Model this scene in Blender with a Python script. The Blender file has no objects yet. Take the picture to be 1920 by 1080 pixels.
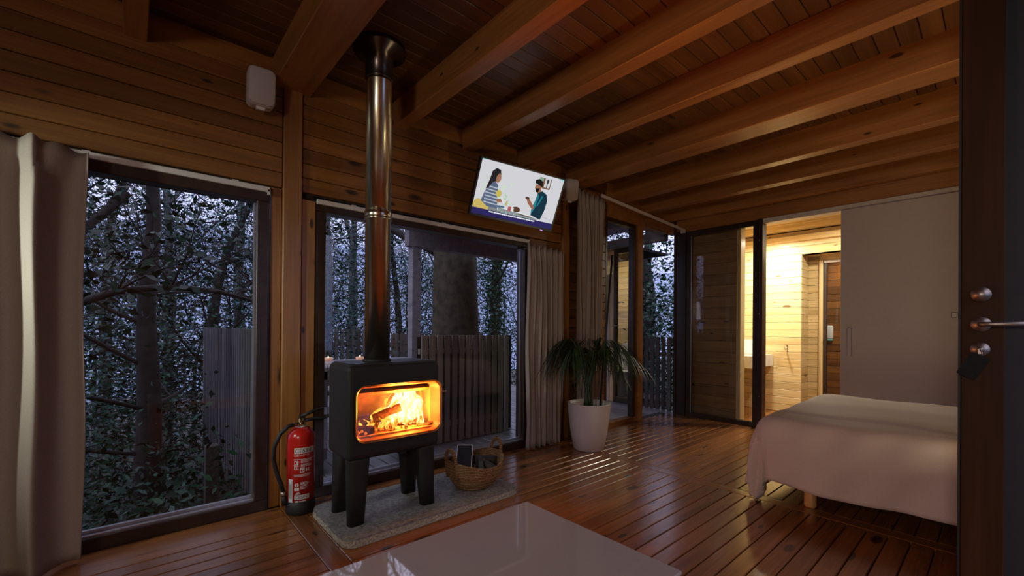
import bpy, bmesh, math, random
import numpy as np
from mathutils import Vector, Matrix
R = math.radians
PI = math.pi
rnd = random.Random(7)
sc = bpy.context.scene
col = sc.collection

# ------------------------------------------------------------------ camera
cam_d = bpy.data.cameras.new('camera')
cam = bpy.data.objects.new('camera', cam_d)
col.objects.link(cam)
cam_d.sensor_width = 36.0
cam_d.lens = 809.6 / 1920 * 36
cam_d.shift_y = (611.6 - 540) / 1920
cam_d.clip_start = 0.02
cam_d.clip_end = 300
_r = Vector((0.6602, 0.7511, 0.0080)).normalized()
_f = Vector((-0.7511, 0.6602, 0.0030)).normalized()
_u = _r.cross(_f).normalized()
_r = _f.cross(_u)
M = Matrix.Identity(4)
for i in range(3):
    M[i][0] = _r[i]; M[i][1] = _u[i]; M[i][2] = -_f[i]
M[0][3], M[1][3], M[2][3] = 0, 0, 1.08
cam.matrix_world = M
sc.camera = cam

# ------------------------------------------------------------------ view, world, lights
sc.view_settings.view_transform = 'Standard'
sc.view_settings.look = 'None'
sc.view_settings.exposure = 0.0
sc.view_settings.gamma = 1.0
sc.view_settings.use_curve_mapping = False
cy = sc.cycles
cy.use_denoising = True
cy.max_bounces = 8
cy.diffuse_bounces = 4
cy.glossy_bounces = 4
cy.transparent_max_bounces = 24
cy.transmission_bounces = 6
cy.sample_clamp_indirect = 4.0
cy.caustics_reflective = False
cy.caustics_refractive = False

w = bpy.data.worlds.new('dusk_sky')
sc.world = w
w.use_nodes = True
nt = w.node_tree
nt.nodes.clear()
o_ = nt.nodes.new('ShaderNodeOutputWorld')
b_ = nt.nodes.new('ShaderNodeBackground')
tc = nt.nodes.new('ShaderNodeTexCoord')
sx = nt.nodes.new('ShaderNodeSeparateXYZ')
cr = nt.nodes.new('ShaderNodeValToRGB')
nt.links.new(tc.outputs['Generated'], sx.inputs[0])
nt.links.new(sx.outputs['Z'], cr.inputs[0])
nt.links.new(cr.outputs[0], b_.inputs[0])
nt.links.new(b_.outputs[0], o_.inputs[0])
e = cr.color_ramp.elements
e[0].position = 0.0; e[0].color = (0.20, 0.25, 0.52, 1)
e[1].position = 0.45; e[1].color = (0.74, 0.73, 1.00, 1)
b_.inputs[1].default_value = 2.2


def area(name, loc, target, size, energy, color, size_y=None, spread=None):
    d = bpy.data.lights.new(name, 'AREA')
    d.energy = energy; d.color = color; d.size = size
    if size_y:
        d.shape = 'RECTANGLE'; d.size_y = size_y
    if spread:
        d.spread = R(spread)
    o = bpy.data.objects.new(name, d)
    col.objects.link(o)
    o.location = loc
    o.rotation_euler = (Vector(target) - Vector(loc)).to_track_quat('-Z', 'Y').to_euler()
    return o


def point(name, loc, energy, color, radius):
    d = bpy.data.lights.new(name, 'POINT')
    d.energy = energy; d.color = color; d.shadow_soft_size = radius
    o = bpy.data.objects.new(name, d)
    col.objects.link(o); o.location = loc
    return o


# bathroom ceiling lamps (warm white), added fill lights out of view, cool lamp near the left window, fire
area('bathroom_lamp', (-2.02, 5.95, 2.20), (-2.05, 6.1, 0), 0.14, 46, (1.0, 0.93, 0.74))
area('bathroom_lamp', (-0.98, 5.85, 2.30), (-1.05, 5.9, 0), 0.14, 30, (1.0, 0.92, 0.70))
area('bathroom_lamp', (-1.30, 6.95, 2.04), (-1.35, 6.95, 0), 0.14, 5, (1.0, 0.88, 0.62))
area('washroom_lamp', (-4.35, 5.62, 2.245), (-4.4, 6.1, 0), 0.25, 17, (1.0, 0.88, 0.62))
area('room_fill_light', (0.15, -1.75, 1.60), (-0.1, 3.6, 0.4), 0.5, 23, (1.0, 0.89, 0.83))  # added frontal fill from behind the camera; no lamp seen there
area('beam_fill_light', (0.48, 2.72, 0.50), (0.1, 2.9, 2.6), 0.20, 13, (1.0, 0.80, 0.47))  # added uplight hidden behind the door leaf, brightens the beam undersides
area('ceiling_fill_light', (0.55, -1.35, 0.45), (-0.3, 0.3, 2.6), 0.25, 1.9, (1.0, 0.80, 0.45))  # added uplight out of view, lifts the ceiling near the camera
area('cool_lamp', (-1.95, -1.75, 1.75), (-2.72, -0.2, 1.25), 0.12, 5.0, (0.86, 1.0, 0.93), spread=60)
point('fire_light', (-2.247, 1.20, 0.60), 18, (1.0, 0.30, 0.05), 0.06)
area('fire_light', (-2.240, 1.16, 0.60), (-1.60, 1.55, 2.5), 0.08, 8, (1.0, 0.30, 0.05), spread=120)

# ------------------------------------------------------------------ material helpers
def mat(name):
    m = bpy.data.materials.new(name)
    m.use_nodes = True
    return m, m.node_tree, m.node_tree.nodes['Principled BSDF']


def plain(name, c, rough=0.5, metal=0.0, noise=0.0, nscale=40, bump=0.0, spec=0.5, coat=0.0, emit=None, estr=0, ior=None):
    m, t, p = mat(name)
    p.inputs['Base Color'].default_value = (*c, 1)
    p.inputs['Roughness'].default_value = rough
    p.inputs['Metallic'].default_value = metal
    p.inputs['Specular IOR Level'].default_value = spec
    p.inputs['Coat Weight'].default_value = coat
    if ior:
        p.inputs['IOR'].default_value = ior
    if emit:
        p.inputs['Emission Color'].default_value = (*emit, 1)
        p.inputs['Emission Strength'].default_value = estr
    if noise or bump:
        tcn = t.nodes.new('ShaderNodeTexCoord')
        n = t.nodes.new('ShaderNodeTexNoise')
        n.inputs['Scale'].default_value = nscale
        n.inputs['Detail'].default_value = 5
        t.links.new(tcn.outputs['Object'], n.inputs['Vector'])
        if noise:
            r = t.nodes.new('ShaderNodeValToRGB')
            r.color_ramp.elements[0].position = 0.3
            r.color_ramp.elements[1].position = 0.7
            r.color_ramp.elements[0].color = (*[v * (1 - noise) for v in c], 1)
            r.color_ramp.elements[1].color = (*[min(1, v * (1 + noise)) for v in c], 1)
            t.links.new(n.outputs['Fac'], r.inputs[0])
            t.links.new(r.outputs[0], p.inputs['Base Color'])
        if bump:
            bp = t.nodes.new('ShaderNodeBump')
            bp.inputs['Strength'].default_value = bump
            bp.inputs['Distance'].default_value = 0.01
            t.links.new(n.outputs['Fac'], bp.inputs['Height'])
            t.links.new(bp.outputs[0], p.inputs['Normal'])
    return m


def wood(name, dark, light, rough=0.35, coat=0.3, knots=0.07, knot_col=(0.02, 0.010, 0.004), grain=16, var=0.35, bump=0.15, axis=0, spec=0.5):
    """grain along the object's local axis; every board differs through Object Info"""
    m, t, p = mat(name)
    N = t.nodes.new
    L = t.links.new
    tcn = N('ShaderNodeTexCoord'); oi = N('ShaderNodeObjectInfo')
    mul = N('ShaderNodeVectorMath'); mul.operation = 'MULTIPLY_ADD'
    mul.inputs[1].default_value = (37.0, 61.0, 23.0)
    cmb = N('ShaderNodeCombineXYZ')
    for i in range(3):
        L(oi.outputs['Random'], cmb.inputs[i])
    L(cmb.outputs[0], mul.inputs[0]); L(tcn.outputs['Object'], mul.inputs[2])

    def scaled(a, b):
        mp = N('ShaderNodeMapping')
        s = [b, b, b]; s[axis] = a
        mp.inputs['Scale'].default_value = s
        L(mul.outputs[0], mp.inputs['Vector'])
        return mp
    m1 = scaled(0.9, grain)
    n1 = N('ShaderNodeTexNoise'); n1.inputs['Scale'].default_value = 1.0; n1.inputs['Detail'].default_value = 5; n1.inputs['Distortion'].default_value = 0.6
    L(m1.outputs[0], n1.inputs['Vector'])
    r1 = N('ShaderNodeValToRGB')
    r1.color_ramp.elements[0].position = 0.28; r1.color_ramp.elements[0].color = (*dark, 1)
    r1.color_ramp.elements[1].position = 0.72; r1.color_ramp.elements[1].color = (*light, 1)
    L(n1.outputs['Fac'], r1.inputs[0])
    m2 = scaled(3.0, grain * 7)
    n2 = N('ShaderNodeTexNoise'); n2.inputs['Scale'].default_value = 1.0; n2.inputs['Detail'].default_value = 3
    L(m2.outputs[0], n2.inputs['Vector'])
    mr = N('ShaderNodeMapRange'); mr.inputs[1].default_value = 0.3; mr.inputs[2].default_value = 0.7; mr.inputs[3].default_value = 0.82; mr.inputs[4].default_value = 1.1
    L(n2.outputs['Fac'], mr.inputs[0])
    mx = N('ShaderNodeVectorMath'); mx.operation = 'SCALE'
    L(r1.outputs[0], mx.inputs[0]); L(mr.outputs[0], mx.inputs['Scale'])
    vr = N('ShaderNodeMapRange'); vr.inputs[3].default_value = 1 - var; vr.inputs[4].default_value = 1 + var * 0.6
    L(oi.outputs['Random'], vr.inputs[0])
    mx2 = N('ShaderNodeVectorMath'); mx2.operation = 'SCALE'
    L(mx.outputs[0], mx2.inputs[0]); L(vr.outputs[0], mx2.inputs['Scale'])
    last = mx2.outputs[0]
    if knots:
        m3 = scaled(3.2, 8.5)
        v = N('ShaderNodeTexVoronoi'); v.inputs['Scale'].default_value = 1.0
        L(m3.outputs[0], v.inputs['Vector'])
        sp = N('ShaderNodeSeparateColor'); L(v.outputs['Color'], sp.inputs[0])
        th = N('ShaderNodeMath'); th.operation = 'MULTIPLY'; th.inputs[1].default_value = knots * 2.4
        L(sp.outputs[0], th.inputs[0])
        t2 = N('ShaderNodeMath'); t2.operation = 'MULTIPLY'; t2.inputs[1].default_value = .45
        L(th.outputs[0], t2.inputs[0])
        kr = N('ShaderNodeMapRange'); kr.interpolation_type = 'SMOOTHSTEP'
        L(t2.outputs[0], kr.inputs[1]); L(th.outputs[0], kr.inputs[2]); kr.inputs[3].default_value = 0.9; kr.inputs[4].default_value = 0.0
        L(v.outputs['Distance'], kr.inputs[0])
        mk = N('ShaderNodeMix'); mk.data_type = 'RGBA'
        L(kr.outputs[0], mk.inputs['Factor']); L(last, mk.inputs[6]); mk.inputs[7].default_value = (*knot_col, 1)
        last = mk.outputs[2]
    L(last, p.inputs['Base Color'])
    p.inputs['Roughness'].default_value = rough
    p.inputs['Coat Weight'].default_value = coat
    p.inputs['Coat Roughness'].default_value = 0.18
    p.inputs['Specular IOR Level'].default_value = spec
    if bump:
        bp = N('ShaderNodeBump'); bp.inputs['Strength'].default_value = bump; bp.inputs['Distance'].default_value = 0.004
        L(n2.outputs['Fac'], bp.inputs['Height']); L(bp.outputs[0], p.inputs['Normal'])
    return m


def glass_mat(name, tint=(0.96, 0.97, 0.98), ior=1.45):
    m = bpy.data.materials.new(name); m.use_nodes = True
    t = m.node_tree; t.nodes.clear()
    o = t.nodes.new('ShaderNodeOutputMaterial'); mx = t.nodes.new('ShaderNodeMixShader')
    tr = t.nodes.new('ShaderNodeBsdfTransparent'); gl = t.nodes.new('ShaderNodeBsdfGlossy'); fr = t.nodes.new('ShaderNodeFresnel')
    tr.inputs[0].default_value = (*tint, 1); gl.inputs['Roughness'].default_value = 0.0
    fr.inputs[0].default_value = ior
    # a pane looks the same from both sides, so the back face uses the inverse index
    ge = t.nodes.new('ShaderNodeNewGeometry'); mth = t.nodes.new('ShaderNodeMapRange')
    mth.inputs[3].default_value = ior; mth.inputs[4].default_value = 1 / ior
    lw = t.nodes.new('ShaderNodeLayerWeight')
    mr = t.nodes.new('ShaderNodeMath'); mr.operation = 'POWER'; mr.inputs[1].default_value = 3.0
    lw.inputs[0].default_value = 0.5
    t.links.new(lw.outputs['Facing'], mr.inputs[0])
    ma = t.nodes.new('ShaderNodeMath'); ma.operation = 'MULTIPLY_ADD'; ma.inputs[1].default_value = 0.60; ma.inputs[2].default_value = 0.042
    t.links.new(mr.outputs[0], ma.inputs[0])
    t.nodes.remove(fr); t.nodes.remove(ge); t.nodes.remove(mth)
    t.links.new(ma.outputs[0], mx.inputs[0]); t.links.new(tr.outputs[0], mx.inputs[1]); t.links.new(gl.outputs[0], mx.inputs[2])
    t.links.new(mx.outputs[0], o.inputs[0])
    return m


def emis(name, c, s=1.0):
    m = bpy.data.materials.new(name); m.use_nodes = True
    t = m.node_tree; t.nodes.clear()
    o = t.nodes.new('ShaderNodeOutputMaterial'); em = t.nodes.new('ShaderNodeEmission')
    em.inputs[0].default_value = (*c, 1); em.inputs[1].default_value = s
    t.links.new(em.outputs[0], o.inputs[0])
    return m


# varnished pine of the room: honey orange; bathroom pine: pale
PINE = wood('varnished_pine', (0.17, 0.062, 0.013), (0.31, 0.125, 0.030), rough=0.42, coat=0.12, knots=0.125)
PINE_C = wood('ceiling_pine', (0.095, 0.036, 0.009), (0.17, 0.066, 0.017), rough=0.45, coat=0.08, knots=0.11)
BEAM = wood('beam_pine', (0.25, 0.095, 0.022), (0.42, 0.18, 0.048), rough=0.42, coat=0.15, knots=0.075, grain=9, var=0.12)
FLOORW = wood('floor_pine', (0.20, 0.066, 0.017), (0.36, 0.135, 0.038), rough=0.26, coat=0.55, knots=0.12, var=0.22)
PALE = wood('pale_pine', (0.60, 0.41, 0.17), (0.80, 0.62, 0.34), rough=0.45, coat=0.1, knots=0.10, knot_col=(0.10, 0.045, 0.015), var=0.14)
TRIMW = wood('trim_pine', (0.24, 0.10, 0.025), (0.36, 0.165, 0.045), rough=0.4, coat=0.2, knots=0.06, grain=9, var=0.1, axis=2)
DARKW = wood('dark_window_wood', (0.022, 0.010, 0.006), (0.045, 0.021, 0.012), rough=0.4, coat=0.2, knots=0, var=0.1)
DOORW = wood('door_wood', (0.038, 0.014, 0.0045), (0.066, 0.026, 0.008), rough=0.6, coat=0.0, knots=0, grain=9, var=0.1, axis=2, spec=0.15)
DECKW = wood('weathered_deck', (0.30, 0.29, 0.31), (0.48, 0.46, 0.49), rough=0.32, coat=0.3, knots=0.04, var=0.3, bump=0.3)
FENCEW = wood('weathered_fence', (0.065, 0.055, 0.048), (0.14, 0.12, 0.105), rough=0.75, coat=0.0, knots=0.04, var=0.35, axis=2)
LEGW = wood('beech', (0.54, 0.27, 0.09), (0.68, 0.37, 0.14), rough=0.4, coat=0.2, knots=0, axis=2)
BACK = plain('dark_backing_wood', (0.035, 0.016, 0.006), 0.8, noise=0.2)  # dark backing that fills the gaps between boards
ALU = plain('white_rail', (0.62, 0.55, 0.50), 0.45, noise=0.05)
ALUG = plain('aluminium_sill', (0.55, 0.56, 0.62), 0.3, metal=0.8, noise=0.05)
GLASS = glass_mat('window_glass')
BLACK = plain('black_rubber', (0.012, 0.011, 0.011), 0.6, noise=0.2)
STEEL = plain('brushed_steel', (0.38, 0.32, 0.27), 0.42, metal=1.0, noise=0.08, nscale=90)
CHROME = plain('chrome', (0.8, 0.8, 0.8), 0.08, metal=1.0, noise=0.03)
WHITE_P = plain('white_plastic', (0.68, 0.64, 0.62), 0.45, noise=0.03)
CERAM = plain('white_ceramic', (0.82, 0.82, 0.80), 0.12, noise=0.02)


# ------------------------------------------------------------------ mesh builder
class MB:
    def __init__(s):
        s.v = []; s.f = []; s.sm = []

    def add(s, vs, fs, smooth=False):
        k = len(s.v)
        s.v += [tuple(p) for p in vs]
        s.f += [tuple(i + k for i in f) for f in fs]
        s.sm += [smooth] * len(fs)
        return s

    def box(s, a, b, ch=0.0):
        x0, y0, z0 = [min(p, q) for p, q in zip(a, b)]
        x1, y1, z1 = [max(p, q) for p, q in zip(a, b)]
        if ch <= 0:
            vs = [(x0, y0, z0), (x1, y0, z0), (x1, y1, z0), (x0, y1, z0), (x0, y0, z1), (x1, y0, z1), (x1, y1, z1), (x0, y1, z1)]
            fs = [(0, 3, 2, 1), (4, 5, 6, 7), (0, 1, 5, 4), (1, 2, 6, 5), (2, 3, 7, 6), (3, 0, 4, 7)]
            return s.add(vs, fs)
        bm = bmesh.new()
        bmesh.ops.create_cube(bm, size=1)
        for v in bm.verts:
            v.co = Vector(((x0 + x1) / 2 + v.co.x * (x1 - x0), (y0 + y1) / 2 + v.co.y * (y1 - y0), (z0 + z1) / 2 + v.co.z * (z1 - z0)))
        bmesh.ops.bevel(bm, geom=bm.edges[:], offset=ch, segments=1 if ch < 0.006 else 3, affect='EDGES', profile=0.5)
        bm.verts.index_update()
        s.add([v.co[:] for v in bm.verts], [[v.index for v in f.verts] for f in bm.faces], ch >= 0.006)
        bm.free()
        return s

    def tube(s, pts, rad, n=8, cap=True, smooth=True):
        pts = [Vector(p) for p in pts]
        if not isinstance(rad, (list, tuple)):
            rad = [rad] * len(pts)
        vs, fs = [], []
        prev = None
        for i, p in enumerate(pts):
            d = (pts[min(i + 1, len(pts) - 1)] - pts[max(i - 1, 0)])
            if d.length < 1e-9:
                d = Vector((0, 0, 1))
            d.normalize()
            if prev is None:
                a = d.orthogonal().normalized()
            else:
                a = (prev - d * prev.dot(d))
                a = a.normalized() if a.length > 1e-6 else d.orthogonal().normalized()
            prev = a
            b = d.cross(a)
            for k in range(n):
                t = 2 * PI * k / n
                vs.append(p + (a * math.cos(t) + b * math.sin(t)) * rad[i])
        for i in range(len(pts) - 1):
            for k in range(n):
                fs.append((i * n + k, i * n + (k + 1) % n, (i + 1) * n + (k + 1) % n, (i + 1) * n + k))
        if cap:
            fs.append(tuple(range(n - 1, -1, -1)))
            fs.append(tuple(range((len(pts) - 1) * n, len(pts) * n)))
        return s.add(vs, fs, smooth)

    def lathe(s, prof, n=32, c=(0, 0, 0), sx=1.0, sy=1.0, smooth=True):
        vs, fs = [], []
        for r, z in prof:
            for k in range(n):
                t = 2 * PI * k / n
                vs.append((c[0] + r * math.cos(t) * sx, c[1] + r * math.sin(t) * sy, c[2] + z))
        for i in range(len(prof) - 1):
            for k in range(n):
                fs.append((i * n + k, i * n + (k + 1) % n, (i + 1) * n + (k + 1) % n, (i + 1) * n + k))
        if prof[0][0] > 1e-6:
            fs.append(tuple(range(n - 1, -1, -1)))
        if prof[-1][0] > 1e-6:
            fs.append(tuple(range((len(prof) - 1) * n, len(prof) * n)))
        return s.add(vs, fs, smooth)

    def prism(s, poly, o, ux, uy, h, smooth=False):
        """polygon (u,v) in plane o+u*ux+v*uy, extruded along ux x uy by h"""
        o, ux, uy = Vector(o), Vector(ux), Vector(uy)
        nrm = ux.cross(uy).normalized() * h
        n = len(poly)
        vs = [o + ux * u + uy * v for u, v in poly] + [o + ux * u + uy * v + nrm for u, v in poly]
        fs = [tuple(range(n - 1, -1, -1)), tuple(range(n, 2 * n))] + [(i, (i + 1) % n, n + (i + 1) % n, n + i) for i in range(n)]
        return s.add(vs, fs, smooth)

    def ring(s, outer, inner, o, ux, uy, h, inset=0.0):
        """frame between two equally long outlines; inner outline lies `inset` lower on the front"""
        o, ux, uy = Vector(o), Vector(ux), Vector(uy)
        nr = ux.cross(uy).normalized()
        n = len(outer)
        P = lambda p, d: o + ux * p[0] + uy * p[1] + nr * d
        vs = [P(p, 0) for p in outer] + [P(p, h) for p in outer] + [P(p, h - inset) for p in inner] + [P(p, 0) for p in inner]
        fs = []
        for i in range(n):
            j = (i + 1) % n
            for a, b in ((0, 1), (1, 2), (2, 3), (3, 0)):
                fs.append((a * n + i, a * n + j, b * n + j, b * n + i))
        return s.add(vs, fs)

    def mesh(s, name):
        me = bpy.data.meshes.new(name)
        me.from_pydata([tuple(v) for v in s.v], [], s.f)
        if any(s.sm):
            me.polygons.foreach_set('use_smooth', s.sm)
        me.update()
        return me

    def build(s, name, m, parent=None, loc=None, rot=None, fix=True):
        me = s.mesh(name)
        if fix:
            bm = bmesh.new(); bm.from_mesh(me)
            bmesh.ops.recalc_face_normals(bm, faces=bm.faces[:])
            bm.to_mesh(me); bm.free()
        return place(name, me, m, parent, loc, rot)


def place(name, me, m, parent=None, loc=None, rot=None):
    if m is not None and not me.materials:
        me.materials.append(m)
    o = bpy.data.objects.new(name, me)
    col.objects.link(o)
    if parent:
        o.parent = parent
    if loc:
        o.location = loc
    if rot:
        o.rotation_euler = rot
    return o


def tag(o, label=None, cat=None, group=None, kind=None):
    if label: o['label'] = label
    if cat: o['category'] = cat
    if group: o['group'] = group
    if kind: o['kind'] = kind
    return o


def thing(name, label, cat, loc=(0, 0, 0), rz=0, group=None, kind=None):
    o = bpy.data.objects.new(name, None)
    o.empty_display_size = 0.1
    col.objects.link(o)
    o.location = loc
    o.rotation_euler = (0, 0, rz)
    return tag(o, label, cat, group, kind)


def rrect(x0, y0, x1, y1, r, n=6):
    out = []
    for cx, cyy, a0 in ((x1 - r, y0 + r, -90), (x1 - r, y1 - r, 0), (x0 + r, y1 - r, 90), (x0 + r, y0 + r, 180)):
        for k in range(n + 1):
            t = R(a0 + 90 * k / n)
            out.append((cx + r * math.cos(t), cyy + r * math.sin(t)))
    return out


_pl = {}
def plank(parent, m, x0, x1, y0, y1, z0, z1, axis, name='plank', ch=0.003):
    """one board as an object of its own; local X is its grain; alike boards share mesh data"""
    dx, dy, dz = x1 - x0, y1 - y0, z1 - z0
    if axis == 'x':
        L, a, b, rot = dx, dy, dz, (0, 0, 0)
    elif axis == 'y':
        L, a, b, rot = dy, dx, dz, (0, 0, PI / 2)
    else:
        L, a, b, rot = dz, dy, dx, (0, -PI / 2, 0)
    k = (round(L, 3), round(a, 3), round(b, 3), m.name, ch)
    if k not in _pl:
        me = MB().box((-L / 2, -a / 2, -b / 2), (L / 2, a / 2, b / 2), ch).mesh(name)
        me.materials.append(m)
        _pl[k] = me
    return place(name, _pl[k], None, parent, ((x0 + x1) / 2, (y0 + y1) / 2, (z0 + z1) / 2), rot)


# ------------------------------------------------------------------ constants of the place
D = -2.85      # inner face of the window wall
B = 5.16       # inner face of the far wall
ZB = 2.50      # underside of beams
ZC = 2.665     # underside of ceiling boards
XR = 0.85      # right wall
YN = -2.2      # near wall

# ------------------------------------------------------------------ floor
fl = MB().box((D - 0.14, YN, -0.12), (XR + 0.1, 5.16, -0.024)).box((-2.755, 5.16, -0.12), (XR + 0.1, 7.25, -0.024)).build('floor', BACK)
tag(fl, 'glossy honey-coloured pine board floor', 'floor', kind='structure')
P = 0.0877
for (ya, yb) in ((YN, 0.665), (0.765, 2.998), (3.095, 5.14), (5.18, 7.2)):
    xs = D
    # boards between the cross planks; the seam grid matches the photograph
    x = -2.849
    k = 0
    if ya > 5: x = -2.849 + P
    while x < XR - 0.02:
        x1 = min(x + P, XR)
        if k == 0:
            x1 = -2.582
            if ya > 0.7:
                x1 = -2.85 + P
        plank(fl, FLOORW, x + 0.0025, x1 - 0.0025, ya + 0.001, yb - 0.001, -0.024, 0, 'y')
        x = x1
        k += 1
for yc in ((0.665, 0.765), (2.998, 3.095), (5.14, 5.18)):
    plank(fl, FLOORW, D if yc[0] < 5 else -2.73, XR, yc[0] + 0.001, yc[1] - 0.001, -0.024, 0.0005, 'x')

# ------------------------------------------------------------------ ceiling with boards, beams
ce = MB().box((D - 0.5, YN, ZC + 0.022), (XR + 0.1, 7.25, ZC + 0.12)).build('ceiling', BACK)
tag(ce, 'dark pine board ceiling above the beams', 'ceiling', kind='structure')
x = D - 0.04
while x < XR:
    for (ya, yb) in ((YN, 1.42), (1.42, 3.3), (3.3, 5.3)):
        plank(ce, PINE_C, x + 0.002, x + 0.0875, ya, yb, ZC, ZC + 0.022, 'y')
    x += 0.0895
BE = [(-1.17, -1.07, 2.5), (-0.585, -0.485, 2.5), (-0.045, 0.045, 2.5), (0.61, 0.82, 2.5), (1.375, 1.475, 2.5), (1.97, 2.07, 2.5), (2.57, 2.66, 2.5), (3.215, 3.43, 2.492), (3.97, 4.075, 2.462), (4.50, 4.61, 2.445), (5.02, 5.10, 2.42)]
bl = ['ceiling beam behind the viewer, far end of the row', 'ceiling beam behind the viewer next to the wide one', 'short-looking beam end at the top left corner above the left curtain',
      'broad cracked beam just left of the stove pipe', 'first slim beam right of the stove pipe', 'second slim beam right of the stove pipe, lit orange by fire',
      'third slim beam right of the stove pipe, pale underside', 'double-width pale beam crossing above the potted palm', 'narrow beam behind the double-width beam',
      'narrow beam second from the far wall', 'last narrow beam, next to the far wall header']
for (y0, y1, z), lb in zip(BE, bl):
    o = MB().box((-(XR - D + 0.1) / 2, y0 - (y0 + y1) / 2, z), ((XR - D + 0.1) / 2, y1 - (y0 + y1) / 2, ZC + 0.01), 0.004).build('ceiling_beam', BEAM, loc=((D + XR) / 2 - 0.03, (y0 + y1) / 2, 0))
    tag(o, lb, 'beam', 'ceiling beams', 'structure')

# ------------------------------------------------------------------ window wall (left)
wl = MB()
wl.box((-3.02, YN, 1.90), (-2.885, 3.84, ZC + 0.03))            # above the windows
wl.box((-3.02, YN, -0.1), (-2.885, -0.97, 1.90))
wl.box((-3.02, 0.62, -0.1), (-2.885, 0.85, 1.90))
wl.box((-3.02, 2.72, -0.1), (-2.885, 3.84, 1.90))
wl.box((-3.02, 3.84, 2.45), (-2.885, B + 0.1, ZC + 0.03))
wl.box((-3.02, YN, -0.12), (-2.86, 3.84, -0.03))
wl = wl.build('wall_left', BACK)
tag(wl, 'honey pine board wall with the windows', 'wall', kind='structure')
zs = [1.905 + 0.0905 * k for k in range(8)]
for k in range(7):
    for (ya, yb) in ((YN, 0.668), (0.775, 3.14)):
        plank(wl, PINE, -2.885, -2.853, ya, yb, zs[k] + 0.002, zs[k + 1] - 0.0015, 'y', ch=0.004)
plank(wl, PINE, -2.885, -2.86, YN, 3.14, zs[7] + 0.002, ZC, 'y')
plank(wl, BEAM, -2.885, -2.835, 0.67, 0.773, 0, ZB + 0.02, 'z')        # proud post board
plank(wl, PINE, -2.885, -2.862, 0.612, 0.668, 0, 1.9, 'z')
plank(wl, BEAM, -2.885, -2.848, 0.776, 0.856, 0, 1.86, 'z')
plank(wl, BEAM, -2.885, -2.835, 3.145, 3.25, 0, ZB + 0.02, 'z')
for k in range(28):
    z0 = 0.0 + 0.0905 * k
    if z0 > 2.5:
        break
    if z0 < 1.88:
        plank(wl, PINE, -2.885, -2.853, 2.725, 3.14, z0 + 0.002, min(z0 + 0.089, 1.9), 'y', ch=0.004)
    plank(wl, PINE, -2.885, -2.853, 3.255, 3.85, z0 + 0.002, min(z0 + 0.089, 2.6), 'y', ch=0.004)
plank(wl, BEAM, -2.885, -2.84, 3.855, B, 2.455, ZC, 'y')
for k in range(20):
    plank(wl, PINE, -2.885, -2.853, YN, -0.975, 0.0905 * k + 0.002, 0.0905 * k + 0.089, 'y', ch=0.004)
    if k == 19: break
# blocking between beams
for k in range(len(BE) - 1):
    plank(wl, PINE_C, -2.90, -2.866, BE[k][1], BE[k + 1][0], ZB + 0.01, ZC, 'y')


def window(n, y0, y1, label, bars=()):
    """dark timber frame in the wall with glass pane, sill strip and a pale rail above"""
    w_ = thing('window_%d' % n, label, 'window', (0, 0, 0), kind='structure')
    a = 0.062
    MB().box((-2.96, y0, 1.805), (-2.852, y1, 1.868), 0.004).build('frame_head', DARKW, w_)
    MB().box((-2.96, y0, -0.02), (-2.852, y1, 0.062), 0.004).build('frame_sill', DARKW, w_)
    MB().box((-2.96, y0, 0.062), (-2.852, y0 + a, 1.805), 0.004).build('frame_stile', DARKW, w_)
    MB().box((-2.96, y1 - a, 0.062), (-2.852, y1, 1.805), 0.004).build('frame_stile', DARKW, w_)
    s = MB()
    s.box((-2.90, y0 + a, 0.062), (-2.872, y1 - a, 0.071)); s.box((-2.925, y0 + a, 0.062), (-2.905, y1 - a, 0.085))
    s.box((-2.912, y0 + a, 0.085), (-2.903, y0 + a + 0.006, 1.80)); s.box((-2.912, y1 - a - 0.006, 0.085), (-2.903, y1 - a, 1.80))
    s.build('glazing_bead', ALUG, w_)
    MB().box((-2.921, y0 + a - 0.01, 0.06), (-2.915, y1 - a + 0.01, 1.81)).build('pane', GLASS, w_)
    return w_


window(1, -0.97, 0.598, 'dark framed window right of the big curtain, trees behind')
window(2, 0.86, 2.715, 'wide dark framed window behind the stove and pipe')


def rail(y0, y1, x, z, label, zz=None):
    o = MB().box((x - 0.02, 0, -0.015), (x + 0.0, y1 - y0, 0.015), 0.003)
    o.box((x - 0.06, y1 - y0 - 0.012, -0.03), (x, y1 - y0, 0.0))
    for t in (0.12, 0.5, 0.88):
        o.box((x - 0.04, (y1 - y0) * t, 0.010), (x - 0.01, (y1 - y0) * t + 0.03, 0.022))
    o = o.build('curtain_rail', ALU, loc=(0, y0, z))
    if zz: o.rotation_euler = (math.atan2(zz - z, y1 - y0), 0, 0)
    return tag(o, label, 'curtain rail', 'pale curtain rails')


rail(-0.97, 0.60, -2.832, 1.874, 'pale curtain rail over the left window')
rail(0.862, 2.70, -2.832, 1.860, 'pale curtain rail over the wide window behind the stove pipe')
rail(3.45, 5.14, -2.60, 2.385, 'pale curtain rail hanging before the sliding glass door', 2.300)

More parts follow.
